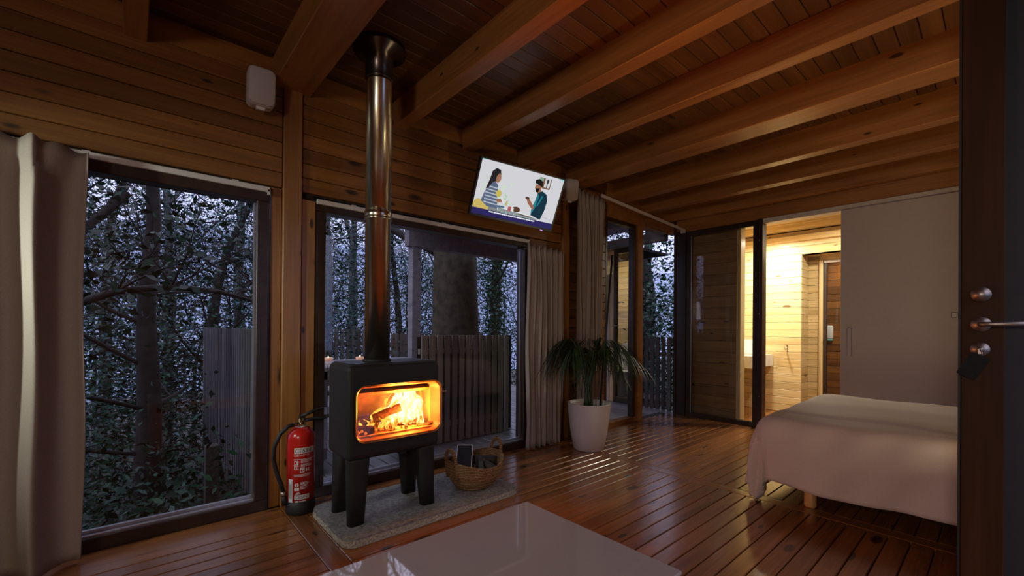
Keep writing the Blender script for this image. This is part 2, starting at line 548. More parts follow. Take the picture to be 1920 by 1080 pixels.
# sliding glass door to the deck
sd = thing('door_1', 'sliding glass door to the deck, half open', 'door', kind='structure')
MB().box((-2.96, 3.86, 2.30), (-2.84, B, 2.452), 0.004).build('door_head', BEAM, sd)
plank(sd, BEAM, -2.84, -2.80, 4.60, B, 2.315, 2.40, 'y', 'head_batten')
MB().box((-2.95, 4.455, -0.02), (-2.83, 4.565, 2.30), 0.005).build('door_post', BEAM, sd)
MB().box((-2.93, 4.40, 0.0), (-2.86, 4.452, 2.30), 0.004).build('door_stile', DARKW, sd)
MB().box((-2.93, 3.86, 0.0), (-2.86, 3.90, 2.30), 0.004).build('door_stile', DARKW, sd)
MB().box((-2.94, 3.86, -0.03), (-2.84, 4.455, 0.045), 0.004).build('door_rail', BEAM, sd)
MB().box((-2.93, 3.90, 2.262), (-2.87, 4.40, 2.30), 0.004).build('door_rail', DARKW, sd)
MB().box((-2.905, 3.895, 0.04), (-2.899, 4.405, 2.27)).build('pane', GLASS, sd)
MB().box((-2.95, 4.565, -0.035), (-2.86, B, -0.004), 0.003).build('threshold', DARKW, sd)

# ------------------------------------------------------------------ far wall
wb = MB()
wb.box((-2.735, B - 0.01, -0.02), (-2.605, B + 0.12, 2.30), 0.004)      # black corner post
wb = wb.build('wall_back', DARKW)
tag(wb, 'far wall with dark corner post and wooden header', 'wall', kind='structure')
plank(wb, BEAM, D, XR, B - 0.01, B + 0.10, 2.285, ZC, 'x', 'header')
MB().box((-1.735, B - 0.02, 2.235), (XR, B + 0.10, 2.284)).build('header_rail', ALU, wb)

gd = thing('door_2', 'dark framed glass door in the far corner', 'door', kind='structure')
MB().box((-2.60, B, 2.225), (-1.735, B + 0.06, 2.285), 0.004).build('door_rail', DARKW, gd)
MB().box((-2.60, B, 0.0), (-1.735, B + 0.06, 0.055), 0.004).build('door_rail', DARKW, gd)
MB().box((-2.60, B, 0.055), (-2.545, B + 0.06, 2.225), 0.004).build('door_stile', DARKW, gd)
MB().box((-1.835, B, 0.055), (-1.785, B + 0.06, 2.225), 0.004).build('door_stile', DARKW, gd)
MB().box((-1.783, B - 0.03, 0.0), (-1.728, B + 0.09, 2.285), 0.004).build('door_post', DARKW, gd)
o = MB()
for z in (0.35, 0.8, 1.25, 1.7, 2.05):
    o.tube([(-1.757, B - 0.033, z), (-1.757, B - 0.029, z)], 0.006, 8)
o.build('screws', STEEL, gd)
MB().box((-2.546, B + 0.008, 0.055), (-2.538, B + 0.02, 2.225)).build('gasket', ALUG, gd)
MB().box((-2.55, B + 0.026, 0.05), (-1.83, B + 0.032, 2.23)).build('pane', GLASS, gd)

# white sliding partition
wp = thing('door_3', 'tall white sliding partition behind the bed', 'door', (0, 0, 0), kind='structure')
PANEL = plain('white_laminate', (0.56, 0.49, 0.47), 0.5, noise=0.02)
MB().box((-1.035, B - 0.045, 0.012), (0.62, B - 0.01, 2.232), 0.002).build('panel', PANEL, wp)
hh = MB().box((-0.977, B - 0.066, 0.835), (-0.945, B - 0.045, 1.10), 0.003)
hh.build('handle', plain('satin_handle', (0.50, 0.46, 0.45), 0.35, metal=0.6, noise=0.03), wp)
MB().box((-0.285, B - 0.06, 1.19), (-0.25, B - 0.045, 1.235), 0.003).build('latch', STEEL, wp)

# ------------------------------------------------------------------ bathroom behind
bw = MB()
bw.box((-2.755, 6.47, -0.1), (-1.715, 6.6, 2.66))
bw.box((-1.715, 6.47, 2.05), (XR, 6.6, 2.66))
bw.box((-1.75, 6.77, -0.1), (-1.53, 6.85, 2.66)); bw.box((-1.75, 7.2, -0.1), (XR, 7.25, 2.66))
bw.box((-1.76, 6.6, -0.1), (-1.72, 7.2, 2.66))
bw.box((XR, 5.1, -0.1), (XR + 0.1, 7.25, 2.66))
bw.box((-2.755, 5.14, -0.1), (-2.725, 6.6, 2.66))
bw = bw.build('wall_bathroom', BACK)
tag(bw, 'pale pine board wall of the lit bathroom', 'wall', kind='structure')
pz = 0.098
for k in range(24):
    z0, z1 = k * pz + 0.0015, (k + 1) * pz - 0.0015
    plank(bw, PALE, -2.72, -1.712, 6.45, 6.47, z0, z1, 'x') if z1 < 2.10 else plank(bw, PALE, -2.72, XR, 6.45, 6.47, z0, z1, 'x')
    if z1 < 2.1:
        plank(bw, PALE, -1.715, -1.585, 6.75, 6.77, z0, z1, 'x')
    if z1 < 2.1:
        plank(bw, PALE, -1.72, -1.712, 6.475, 6.75, z0, z1, 'y')
    if z0 < 2.4:
        plank(bw, PALE, -2.725, -2.705, 5.43, 6.45, z0, z1, 'y')
    plank(bw, PINE, -1.60, 0.2, 7.18, 7.20, z0, z1, 'x') if z1 < 2.1 else None
plank(bw, PALE, -2.72, XR, 6.30, 6.45, 2.36, 2.44, 'x')
plank(bw, PALE, -2.72, XR, 6.38, 6.45, 2.22, 2.29, 'x')
plank(bw, PALE, -1.712, XR, 6.45, 7.15, 2.05, 2.075, 'x')
plank(bw, PALE, -1.59, -1.545, 6.72, 6.78, 0, 1.99, 'z')
plank(bw, PALE, -1.715, XR, 6.75, 6.77, 1.99, 2.05, 'x')
# wall behind the glass door: boards facing the room, pale end post
wi = MB().box((-2.72, 5.32, -0.02), (-2.05, 5.40, 2.44)).build('wall_inner', BACK)
tag(wi, 'brown pine board wall behind the corner glass door', 'wall', kind='structure')
INNER = wood('aged_pine', (0.26, 0.14, 0.055), (0.40, 0.235, 0.10), rough=0.45, coat=0.1, knots=0.085, var=0.2)
for k in range(18):
    plank(wi, INNER, -2.72, -2.06, 5.30, 5.32, 0.134 * k + 0.001, 0.134 * (k + 1) - 0.001, 'x')
    plank(wi, PALE, -2.72, -2.06, 5.40, 5.42, 0.134 * k + 0.001, 0.134 * (k + 1) - 0.001, 'x')
plank(wi, PALE, -2.06, -2.012, 5.295, 5.425, 0, 2.44, 'z', 'end_post')
cb = MB().box((-2.755, 5.25, 2.44), (XR, 7.2, 2.47)).build('ceiling_bathroom', PALE)
tag(cb, 'pale pine ceiling over the bathroom', 'ceiling', kind='structure')

# shower glass door in the recess
sh = thing('door_4', 'dark framed glass shower door in the bathroom recess', 'door', kind='structure')
MB().box((-1.543, 6.74, 0), (-1.51, 6.78, 1.95), 0.003).build('door_stile', DARKW, sh)
MB().box((-1.543, 6.74, 1.95), (-0.9, 6.78, 1.99), 0.003).build('door_rail', ALU, sh)
MB().box((-1.51, 6.757, 0.02), (-0.9, 6.763, 1.95)).build('pane', GLASS, sh)
sp = thing('soap_dispenser', 'white wall dispenser with teal base behind the shower glass', 'dispenser', (-1.56, 7.178, 0.93))
MB().box((-0.035, -0.05, 0.03), (0.035, 0.0, 0.21), 0.015).build('body', CERAM, sp)
MB().box((-0.033, -0.048, 0.0), (0.033, 0.0, 0.03), 0.012).build('base', plain('teal_plastic', (0.25, 0.5, 0.48), 0.3, noise=0.05), sp)

# wash basin
ba = thing('wash_basin', 'square white wall-hung wash basin against the bathroom boards', 'basin', (-2.28, 6.05, 0.60))
bm_ = MB()
bm_.ring([(-0.28, -0.36), (0.25, -0.36), (0.25, 0.38), (-0.28, 0.38)], [(-0.25, -0.33), (0.22, -0.33), (0.22, 0.35), (-0.25, 0.35)], (0, 0, 0), (1, 0, 0), (0, 1, 0), 0.15, 0.0)
bm_.box((-0.26, -0.34, 0.005), (0.23, 0.36, 0.05))
bm_.build('bowl', CERAM, ba)
MB().box((-0.28, 0.34, 0.15), (0.05, 0.385, 0.34), 0.004).build('splashback', CERAM, ba)
MB().box((-0.28, -0.36, 0.15), (-0.25, 0.36, 0.30), 0.004).build('splashback', CERAM, ba)
MB().tube([(-0.02, -0.05, 0.0), (-0.02, -0.05, -0.14)], 0.03, 16).tube([(-0.02, -0.05, -0.10), (-0.30, -0.05, -0.10)], 0.015, 12).build('trap_pipe', CHROME, ba)
fa = MB().tube([(-0.2, -0.1, 0.15), (-0.2, -0.1, 0.25)], 0.022, 14)
fa.tube([(-0.2, -0.1, 0.24), (-0.12, -0.1, 0.25), (-0.07, -0.1, 0.225)], 0.013, 10).tube([(-0.2, -0.1, 0.25), (-0.2, -0.1, 0.275), (-0.13, -0.1, 0.30)], 0.009, 8)
fa.build('tap', CHROME, ba)
jb = thing('soap_bottle', 'small clear soap bottle on the wash basin edge', 'bottle', (-2.33, 5.80, 0.75))
MB().lathe([(0.03, 0), (0.033, 0.01), (0.033, 0.09), (0.012, 0.11), (0.012, 0.13)], 16).build('bottle', plain('grey_soap', (0.45, 0.47, 0.42), 0.15, noise=0.05), jb)
MB().tube([(0, 0, 0.13), (0, 0, 0.155), (0.04, 0, 0.155)], 0.006, 8).build('pump', CHROME, jb)
hk = thing('towel_hook', 'small steel hook on the bathroom boards right of the basin', 'hook', (-1.88, 6.45, 0.86))
MB().box((-0.02, -0.012, -0.02), (0.02, 0, 0.02), 0.003).build('plate', CHROME, hk)
MB().tube([(0, -0.01, 0.01), (0.01, -0.06, 0.0), (0.03, -0.075, -0.05), (0.04, -0.07, -0.07)], 0.009, 8).build('hook', CHROME, hk)

# ------------------------------------------------------------------ remaining shell (right, near wall)
wr = MB()
wr.box((XR, YN, -0.1), (XR + 0.1, 1.45, ZC + 0.03)); wr.box((XR, 2.30, -0.1), (XR + 0.1, 5.2, ZC + 0.03)); wr.box((XR, 1.45, 2.46), (XR + 0.1, 2.30, ZC + 0.03))
wr = wr.build('wall_right', PINE); tag(wr, 'pine wall behind the entrance door', 'wall', kind='structure')
wn = MB().box((D - 0.17, YN - 0.1, -0.1), (XR + 0.1, YN, ZC + 0.03)).build('wall_near', PINE)
tag(wn, 'pine wall behind the viewer', 'wall', kind='structure')

# ------------------------------------------------------------------ entrance door leaf, standing open at the right
dl = thing('door_5', 'dark brown entrance door standing open at the right edge', 'door', (0, 2.30, 0), kind='structure')
MB().box((-0.104, 0, 0.01), (0.004, 0.045, 2.44), 0.003).build('door_stile', DOORW, dl)
MB().box((0.74, 0, 0.01), (0.84, 0.045, 2.44), 0.003).build('door_stile', DOORW, dl)
MB().box((0.004, 0, 2.33), (0.74, 0.045, 2.44), 0.003).build('door_rail', DOORW, dl)
MB().box((0.004, 0, 0.01), (0.74, 0.045, 0.20), 0.003).build('door_rail', DOORW, dl)
MB().box((0.0, 0.015, 0.19), (0.745, 0.028, 2.34)).build('door_panel', plain('dark_grey_panel', (0.020, 0.018, 0.022), 0.7, noise=0.1), dl)
MB().box((-0.1105, -0.001, 0.01), (-0.104, 0.046, 2.44)).build('edge_strip', BLACK, dl)  # narrow black strip along the latch edge
kn = MB().tube([(-0.053, -0.004, 1.212), (-0.053, 0.0, 1.212)], 0.026, 28).tube([(-0.053, -0.03, 1.212), (-0.053, -0.004, 1.212)], [0.0255, 0.0245], 28)
kn.build('thumb_turn', STEEL, dl)
lv = MB().tube([(-0.053, -0.008, 1.105), (-0.053, 0.0, 1.105)], 0.0265, 28).tube([(-0.053, -0.008, 1.105), (-0.053, -0.045, 1.105), (-0.045, -0.052, 1.105), (-0.03, -0.054, 1.105), (0.09, -0.054, 1.107)], 0.0085, 14)
lv.build('lever_handle', STEEL, dl)
MB().tube([(-0.055, -0.010, 1.015), (-0.055, 0.0, 1.015)], 0.025, 28).tube([(-0.055, -0.022, 1.015), (-0.055, -0.008, 1.015)], 0.009, 14).build('lock_cylinder', STEEL, dl)
kt = thing('key_tag', 'black key card hanging from the entrance door lock', 'key tag', (-0.055, 2.276, 1.003))
MB().tube([(0, -0.004, 0.012), (0.006, -0.006, 0.0), (0.004, -0.008, -0.012)], 0.0022, 6).box((-0.004, -0.0035, -0.004), (0.004, 0.003, 0.014)).build('key', STEEL, kt)
c_ = MB().prism(rrect(-0.026, -0.088, 0.026, 0.0, 0.005), (0, 0, 0), (1, 0, 0), (0, 0, 1), 0.004)
c_ = c_.build('card', plain('black_card', (0.006, 0.006, 0.007), 0.6, noise=0.5, nscale=60, spec=0.2), kt, (0.004, -0.010, -0.008), (0, R(27), 0))

# ------------------------------------------------------------------ wood stove on its stone slab
sl = thing('hearth_slab', 'rough grey granite slab under the stove and basket', 'slab', (-2.345, 1.335, 0))
GRAN = plain('granite', (0.23, 0.215, 0.20), 0.62, noise=0.42, nscale=55, bump=0.25)
pr_ = rrect(-0.275, -0.56, 0.275, 0.56, 0.07, 5)
m_ = MB().prism(pr_, (0, 0, 0.001), (1, 0, 0), (0, 1, 0), 0.045)
m_.build('slab', GRAN, sl)
sj = []
r_ = random.Random(3)
for i in range(len(pr_)):
    a, b = Vector(pr_[i] + (0,)), Vector(pr_[(i + 1) % len(pr_)] + (0,))
    n = max(1, int((b - a).length / 0.02))
    for k in range(n):
        sj.append(a.lerp(b, k / n))
ed = MB()
vs = []; fs = []
for j, z in enumerate((0.004, 0.014, 0.026, 0.038)):
    for p in sj:
        d = p.normalized() * (0.001 + r_.random() * 0.006)
        vs.append((p.x + d.x, p.y + d.y, z))
nn = len(sj)
for j in range(3):
    for i in range(nn):
        fs.append((j * nn + i, j * nn + (i + 1) % nn, (j + 1) * nn + (i + 1) % nn, (j + 1) * nn + i))
ed.add(vs, fs).build('rough_edge', plain('broken_granite', (0.40, 0.36, 0.27), 0.7, noise=0.4, nscale=90, bump=0.4), sl)

IRON = plain('black_cast_iron', (0.020, 0.018, 0.015), 0.55, noise=0.15, nscale=120, bump=0.08, spec=0.3)
IRON2 = plain('black_iron_top', (0.022, 0.020, 0.020), 0.40, noise=0.15, nscale=80)
st = thing('wood_stove', 'black cast-iron wood stove with burning fire behind glass', 'stove', (-2.345, 1.095, 0.046))
ZS = 0.046
# body shell with firebox opening (boolean of two rounded solids)
tmpA = MB().box((-0.15, -0.272, 0.335), (0.150, 0.272, 0.834), 0.030).build('tmp_a', IRON)
cut = MB().prism(rrect(-0.230, 0.431, 0.270, 0.721, 0.055, 8), (-0.13, 0, 0), (0, 1, 0), (0, 0, 1), 0.4).build('tmp_b', IRON)
md = tmpA.modifiers.new('b', 'BOOLEAN'); md.operation = 'DIFFERENCE'; md.object = cut; md.solver = 'EXACT'
dg = bpy.context.evaluated_depsgraph_get(); dg.update()
me = bpy.data.meshes.new_from_object(tmpA.evaluated_get(dg))
me.name = 'body'
for o in (tmpA, cut):
    bpy.data.objects.remove(o)
for p in me.polygons:
    p.use_smooth = False
place('body', me, IRON, st)
MB().box((-0.125, -0.247, 0.825), (0.125, 0.247, 0.8375), 0.003).build('top_plate', IRON2, st)
MB().box((-0.152, -0.2735, 0.336), (-0.145, -0.2725, 0.815)).build('side_seam', BLACK, st)
BRICK = plain('fire_brick', (0.42, 0.22, 0.10), 0.85, noise=0.2, nscale=30, bump=0.2)
fb = MB().box((-0.128, -0.226, 0.443), (-0.122, 0.26, 0.712)).box((-0.122, -0.226, 0.443), (0.11, -0.221, 0.712)).box((-0.122, 0.255, 0.443), (0.11, 0.26, 0.712)).box((-0.122, -0.22, 0.4425), (0.12, 0.255, 0.452))
fb.build('fire_bricks', BRICK, st)
rv = MB()
va = rrect(-0.228, 0.433, 0.268, 0.719, 0.052, 8); vb_ = rrect(-0.206, 0.456, 0.246, 0.700, 0.03, 8)
nv = len(va)
rv.add([(0.145, u, v) for u, v in va] + [(0.085, u, v) for u, v in vb_], [(i, (i + 1) % nv, nv + (i + 1) % nv, nv + i) for i in range(nv)], True)
rv.build('door_reveal', plain('fire_glow_reveal', (0.20, 0.060, 0.012), 0.55, noise=0.15), st, fix=False)  # orange glow of the fire is put into the reveal colour
bf = MB(); bf.prism([(-0.12, 0.675), (0.05, 0.655), (0.06, 0.672), (-0.11, 0.695)], (0, 0.255, 0), (1, 0, 0), (0, 0, 1), 0.475)
bf.build('baffle', BRICK, st)
oo = rrect(-0.236, 0.425, 0.276, 0.727, 0.060, 8); ii = rrect(-0.229, 0.432, 0.269, 0.720, 0.053, 8)
sdf = MB().ring(oo, ii, (0.132, 0, 0), (0, 1, 0), (0, 0, 1), 0.034, 0.008).build('door_frame', IRON, st)
o2 = rrect(-0.2295, 0.4315, 0.2695, 0.7205, 0.0535, 8); i2 = rrect(-0.226, 0.435, 0.266, 0.717, 0.050, 8)
MB().ring(o2, i2, (0.150, 0, 0), (0, 1, 0), (0, 0, 1), 0.010, 0.003).build('glass_rim', plain('fire_glow_rim', (0.75, 0.33, 0.12), 0.25, metal=0.9, noise=0.05), sdf)  # firelight on the rim is painted in as its orange colour
MB().prism(rrect(-0.229, 0.432, 0.269, 0.720, 0.053, 8), (0.147, 0, 0), (0, 1, 0), (0, 0, 1), 0.004).build('door_glass', glass_mat('stove_glass', (1.0, 0.95, 0.88)), sdf)
MB().tube([(0.10, 0.268, 0.645), (0.115, 0.285, 0.645), (0.118, 0.29, 0.645), (0.120, 0.295, 0.61), (0.118, 0.30, 0.54), (0.115, 0.302, 0.51)], [0.006, 0.008, 0.010, 0.009, 0.008, 0.006], 10).build('door_handle', IRON, st)
MB().tube([(0.115, 0.285, 0.645), (0.12, 0.335, 0.647)], 0.007, 12).build('handle_pin', STEEL, st)
for sx_, sy_ in ((1, -1), (1, 1), (-1, -1), (-1, 1)):
    lg = MB()
    vs = []; fs = []
    for (z, wx, wy, ox) in ((0.0, 0.030, 0.042, 0.0), (0.17, 0.040, 0.050, 0.0), (0.330, 0.050, 0.058, 0.0), (0.342, 0.046, 0.054, 0)):
        cx = sx_ * (0.145 - 0.047); cyy = sy_ * (0.243 - 0.055) + (-0.012 if sy_ < 0 else 0.012)
        ring_ = rrect(-wx, -wy, wx, wy, min(wx, wy) * 0.75, 4)
        ou, ov = sx_ * 0.046 - sx_ * wx, sy_ * 0.054 - sy_ * wy
        vs += [(cx + u + ou, cyy + v + ov, z) for u, v in ring_]
    n = len(ring_)
    for j in range(3):
        fs += [(j * n + i, j * n + (i + 1) % n, (j + 1) * n + (i + 1) % n, (j + 1) * n + i) for i in range(n)]
    fs += [tuple(range(n - 1, -1, -1)), tuple(range(3 * n, 4 * n))]
    lg.add(vs, fs, True).build('leg', IRON, st)
MB().box((-0.02, 0.02, 0.318), (0.05, 0.10, 0.336)).box((0.05, 0.05, 0.310), (0.09, 0.09, 0.333)).build('air_slider', IRON, st)

# flue pipe
fp = thing('flue_pipe', 'brassy stainless-steel flue pipe rising from the stove to the ceiling', 'flue pipe', (-2.35, 1.045, 0.881))
FLUE = plain('polished_flue', (0.64, 0.58, 0.43), 0.24, metal=1.0, noise=0.06, nscale=12)
FLUE2 = plain('dark_flue', (0.10, 0.08, 0.07), 0.25, metal=0.9, noise=0.1)
MB().lathe([(0.070, 0), (0.070, 0.80), (0.074, 0.802), (0.074, 0.815)], 40).build('lower_pipe', FLUE, fp)
MB().lathe([(0.0735, 0.815), (0.0755, 0.818), (0.0755, 0.845), (0.073, 0.848)], 40).build('joint_collar', FLUE, fp)
MB().lathe([(0.070, 0.848), (0.070, 1.575), (0.073, 1.58), (0.073, 1.592)], 40).build('upper_pipe', FLUE, fp)
MB().lathe([(0.078, 0.0), (0.078, 0.012), (0.070, 0.016)], 40).build('base_collar', IRON, fp)
MB().lathe([(0.073, 1.592), (0.076, 1.60), (0.076, 1.735), (0.145, 1.755), (0.145, 1.783)], 40).build('ceiling_collar', FLUE2, fp)

# logs and fire inside the stove
LOG = plain('burning_log', (0.10, 0.04, 0.02), 0.9, noise=0.6, nscale=60, bump=0.6)
def log_(label, a, b, r, seed):
    rr = random.Random(seed)
    a, b = Vector(a), Vector(b)
    n = 6
    pts = [a.lerp(b, k / n) + Vector((0, 0, rr.uniform(-.004, .004))) for k in range(n + 1)]
    t = thing('log', label, 'log', a.lerp(b, .5)[:], group='logs in the fire')
    MB().tube([p - a.lerp(b, .5) for p in pts], [r * rr.uniform(.85, 1.1) for _ in pts], 9, smooth=False).build('log', LOG, t)
BX, BY, BZ = -2.345, 1.095, 0.046
log_('glowing log lying low at the left of the fire', (BX + .02, BY - .21, BZ + .478), (BX + .09, BY - .10, BZ + .473), .021, 1)
log_('charred log leaning at the middle of the fire', (BX - .03, BY - .14, BZ + .49), (BX + .03, BY + .08, BZ + .565), .026, 2)
log_('burning log at the right of the fire', (BX - .06, BY + .0, BZ + .478), (BX + .05, BY + .23, BZ + .478), .025, 4)
log_('thin charred log at the back of the fire', (BX - .09, BY - .20, BZ + .48), (BX - .07, BY + .18, BZ + .50), .028, 5)
em = MB(); rr = random.Random(11)
for k in range(150):
    x, y = rr.uniform(-.09, .105), rr.uniform(-.21, .24)
    s = rr.uniform(.005, .013)
    em.lathe([(0.0, -s), (s, 0.0), (0.0, s)], 5, (x, y, 0.455 + s * .4 + rr.random() * .014), smooth=False)
t_ = em.build('embers', None, loc=(BX, BY, BZ))
EMB, t, p = mat('embers')
p.inputs['Base Color'].default_value = (0.05, 0.02, 0.01, 1)
nz = t.nodes.new('ShaderNodeTexNoise'); nz.inputs['Scale'].default_value = 35
rp = t.nodes.new('ShaderNodeValToRGB'); rp.color_ramp.elements[0].position = .42; rp.color_ramp.elements[0].color = (0.10, 0.006, 0.0, 1); rp.color_ramp.elements[1].position = .7; rp.color_ramp.elements[1].color = (1.0, 0.20, 0.02, 1)
tcn = t.nodes.new('ShaderNodeTexCoord'); t.links.new(tcn.outputs['Object'], nz.inputs['Vector']); t.links.new(nz.outputs['Fac'], rp.inputs[0]); t.links.new(rp.outputs[0], p.inputs['Emission Color'])
p.inputs['Emission Strength'].default_value = 1.2
t_.data.materials.append(EMB)
tag(t_, 'glowing embers on the stove floor', 'embers', kind='stuff')


def flame_mat(name, core, edge, s):
    m = bpy.data.materials.new(name); m.use_nodes = True
    t = m.node_tree; t.nodes.clear(); N = t.nodes.new; L = t.links.new
    o = N('ShaderNodeOutputMaterial'); mx = N('ShaderNodeMixShader'); tr = N('ShaderNodeBsdfTransparent'); em_ = N('ShaderNodeEmission')
    lw = N('ShaderNodeLayerWeight'); lw.inputs[0].default_value = .35
    tcn = N('ShaderNodeTexCoord'); mp = N('ShaderNodeMapping'); mp.inputs['Scale'].default_value = (26, 26, 9)
    nz = N('ShaderNodeTexNoise'); nz.inputs['Scale'].default_value = 1.0; nz.inputs['Detail'].default_value = 3; nz.inputs['Distortion'].default_value = 1.5
    L(tcn.outputs['Object'], mp.inputs[0]); L(mp.outputs[0], nz.inputs['Vector'])
    rp = N('ShaderNodeValToRGB'); rp.color_ramp.elements[0].position = .38; rp.color_ramp.elements[0].color = (*edge, 1); rp.color_ramp.elements[1].position = .58; rp.color_ramp.elements[1].color = (*core, 1)
    L(nz.outputs['Fac'], rp.inputs[0]); L(rp.outputs[0], em_.inputs[0]); em_.inputs[1].default_value = s
    # thin at the silhouette and in the noise hollows
    r2 = N('ShaderNodeMapRange'); r2.inputs[1].default_value = .36; r2.inputs[2].default_value = .56; r2.inputs[3].default_value = 0.15; r2.inputs[4].default_value = 1
    L(nz.outputs['Fac'], r2.inputs[0])
    inv = N('ShaderNodeMapRange'); inv.inputs[1].default_value = 0.25; inv.inputs[2].default_value = .95; inv.inputs[3].default_value = 1; inv.inputs[4].default_value = 0
    L(lw.outputs['Facing'], inv.inputs[0])
    ml = N('ShaderNodeMath'); ml.operation = 'MULTIPLY'; L(r2.outputs[0], ml.inputs[0]); L(inv.outputs[0], ml.inputs[1])
    L(ml.outputs[0], mx.inputs[0]); L(tr.outputs[0], mx.inputs[1]); L(em_.outputs[0], mx.inputs[2]); L(mx.outputs[0], o.inputs[0])
    return m


FL1 = flame_mat('flame_white', (1.0, 0.86, 0.42), (1.0, 0.50, 0.05), 3.2)
FL2 = flame_mat('flame_yellow', (1.0, 0.62, 0.10), (1.0, 0.28, 0.01), 1.7)
def flame(mbb, y, x, z, h, wd, seed, lean=0.0):
    rr = random.Random(seed)
    pts, rad = [], []
    n = 12
    ph = rr.uniform(0, 6)
    for k in range(n + 1):
        t = k / n
        pts.append((x + .012 * math.sin(ph + t * 5), y + lean * t * h + .022 * math.sin(ph * 2 + t * 6) * t, z + h * t))
        rad.append(max(.001, wd * (math.sin(PI * min(1, t * .85 + .15)) ** .8) * (1 - t * .45) * (1 + .25 * math.sin(ph + t * 14))))
    mbb.tube(pts, rad, 12)
f1 = MB(); f2 = MB()
for i, (y, x, h, wd, ln) in enumerate(((.06, -.02, .19, .040, .25), (.11, .02, .20, .048, .2), (.15, -.03, .215, .050, .12), (.19, .02, .20, .044, .05), (.205, -.05, .21, .036, .0), (.03, .03, .13, .034, .3), (.09, -.07, .20, .045, .2), (.14, .06, .15, .042, .2), (.20, .06, .11, .036, .0), (.0, -.03, .10, .028, .3), (.215, .0, .14, .034, 0))):
    flame(f1, y, x, .462, h, wd, 20 + i, ln)
for i, (y, x, h, wd, ln) in enumerate(((-.10, .04, .085, .012, .3), (-.08, .0, .14, .012, .8), (-.05, .06, .06, .016, .4), (-.02, .03, .16, .016, .6), (-.13, .05, .06, .008, .2), (-.03, .08, .05, .014, .5), (.02, .08, .07, .020, .3), (-.15, .02, .05, .008, .4), (.0, -.06, .17, .020, .4), (-.06, -.05, .12, .015, .7), (.23, .03, .2, .02, -.1))):
    flame(f2, y, x, .465, h, wd, 50 + i, ln)
tag(f1.build('flames', FL1, loc=(BX - .03, BY, BZ)), 'bright white-yellow flames filling the right of the stove', 'fire', kind='stuff')
tag(f2.build('flames', FL2, loc=(BX - .02, BY, BZ)), 'small yellow flame tongues over the left logs in the stove', 'fire', kind='stuff')

# ------------------------------------------------------------------ television
tv = thing('television', 'black wall television tilted down showing a couple at a table', 'television', (-2.517, 2.269, 2.11))
tv.rotation_euler = (-0.094, 0.421, -0.327)
BEZ = plain('tv_bezel', (0.010, 0.011, 0.016), 0.3, noise=0.1)
MB().ring([(-.365, -.215), (.365, -.215), (.365, .215), (-.365, .215)], [(-.352, -.197), (.352, -.197), (.352, .205), (-.352, .205)], (-0.045, 0, 0), (0, 1, 0), (0, 0, 1), 0.05).build('bezel', BEZ, tv)
MB().box((-0.06, -.355, -.205), (-0.004, .355, .205), 0.008).build('back_cover', BEZ, tv)
MB().box((-0.33, -.05, -.03), (-0.06, .05, .05), 0.004).box((-0.34, -.08, -.08), (-0.32, .08, .10), 0.004).build('wall_bracket', BLACK, tv)
MB().box((-0.02, 0.27, -.222), (-.005, 0.285, -.214)).build('standby_light', emis('violet_led', (0.45, 0.25, 1.0), 2.0), tv)
SW, SH = 0.704, 0.402
scr = MB().box((-0.004, -.352, -.197), (0.0, .352, .205)).build('screen', emis('screen_white', (0.70, 0.70, 0.74), 0.9), tv)
_lay = [0]
def pic(c, *polys, parent=None, name='screen_picture'):
    """flat print on the screen: polygons in picture units (0..100 wide, 0..57 high from top left)"""
    _lay[0] += 1
    m = MB()
    for q in polys:
        pts = [((-.352 + u / 100 * SW), (.205 - v / 57.1 * SH)) for u, v in q]
        m.add([(0.0004 + _lay[0] * 0.00003, a, b) for a, b in pts], [tuple(range(len(pts)))])
    o = m.build(name, emis('screen_%d' % _lay[0], c, 0.95), scr, fix=False)
    if len(polys) > 1: o['kind'] = 'stuff'
    return o
def ell(cx, cyy, a, b, n=14, rot=0):
    return [(cx + a * math.cos(2 * PI * k / n) * math.cos(rot) - b * math.sin(2 * PI * k / n) * math.sin(rot), cyy + a * math.cos(2 * PI * k / n) * math.sin(rot) + b * math.sin(2 * PI * k / n) * math.cos(rot)) for k in range(n)]
rr = random.Random(5)
pic((0.62, 0.74, 0.60), *[ell(rr.uniform(6, 42), rr.uniform(18, 42), rr.uniform(1.0, 3.0), rr.uniform(.5, 1.6), 8, rr.uniform(0, 3)) for _ in range(34)])
pic((0.42, 0.62, 0.45), *[ell(rr.uniform(26, 40), rr.uniform(30, 44), rr.uniform(1.0, 2.6), .45, 8, rr.uniform(0, 3)) for _ in range(20)])
pic((0.25, 0.40, 0.30), [(70, 3), (75, 3), (75, 14), (70, 14)])
pic((0.62, 0.66, 0.66), [(66, 3), (67, 3), (66, 50), (65, 50)], [(63, 26), (64, 26), (60, 42), (59.4, 42)])
pic((0.20, 0.10, 0.06), [(75, 3), (85, 3), (85, 14.5), (75, 14.5)])
pic((0.62, 0.62, 0.64), [(77, 3), (84, 3), (84, 13), (77, 13)])
pic((0.05, 0.05, 0.05), ell(80.5, 6, 1.6, 2.2), [(80, 6), (81, 6), (81, 13), (80, 13)])
pic((0.45, 0.46, 0.46), [(80, 44), (98, 46.5), (98, 47), (80, 44.6)])
pic((0.62, 0.47, 0.13), ell(5.5, 47, 5.5, 6.5), ell(13, 48, 7, 6.5))
pic((0.78, 0.78, 0.80), [(24, 44), (62, 46), (79, 48), (79, 50), (30, 48)])
pic((0.25, 0.30, 0.29), [(30, 45.5), (79, 48.5), (78, 54), (29, 51)])
pic((0.36, 0.40, 0.39), *[[(a, 47 + (a - 30) * .05), (a + rr.uniform(1, 3), 48 + (a - 30) * .05), (a + 1, 52), (a, 51)] for a in range(34, 76, 5)])
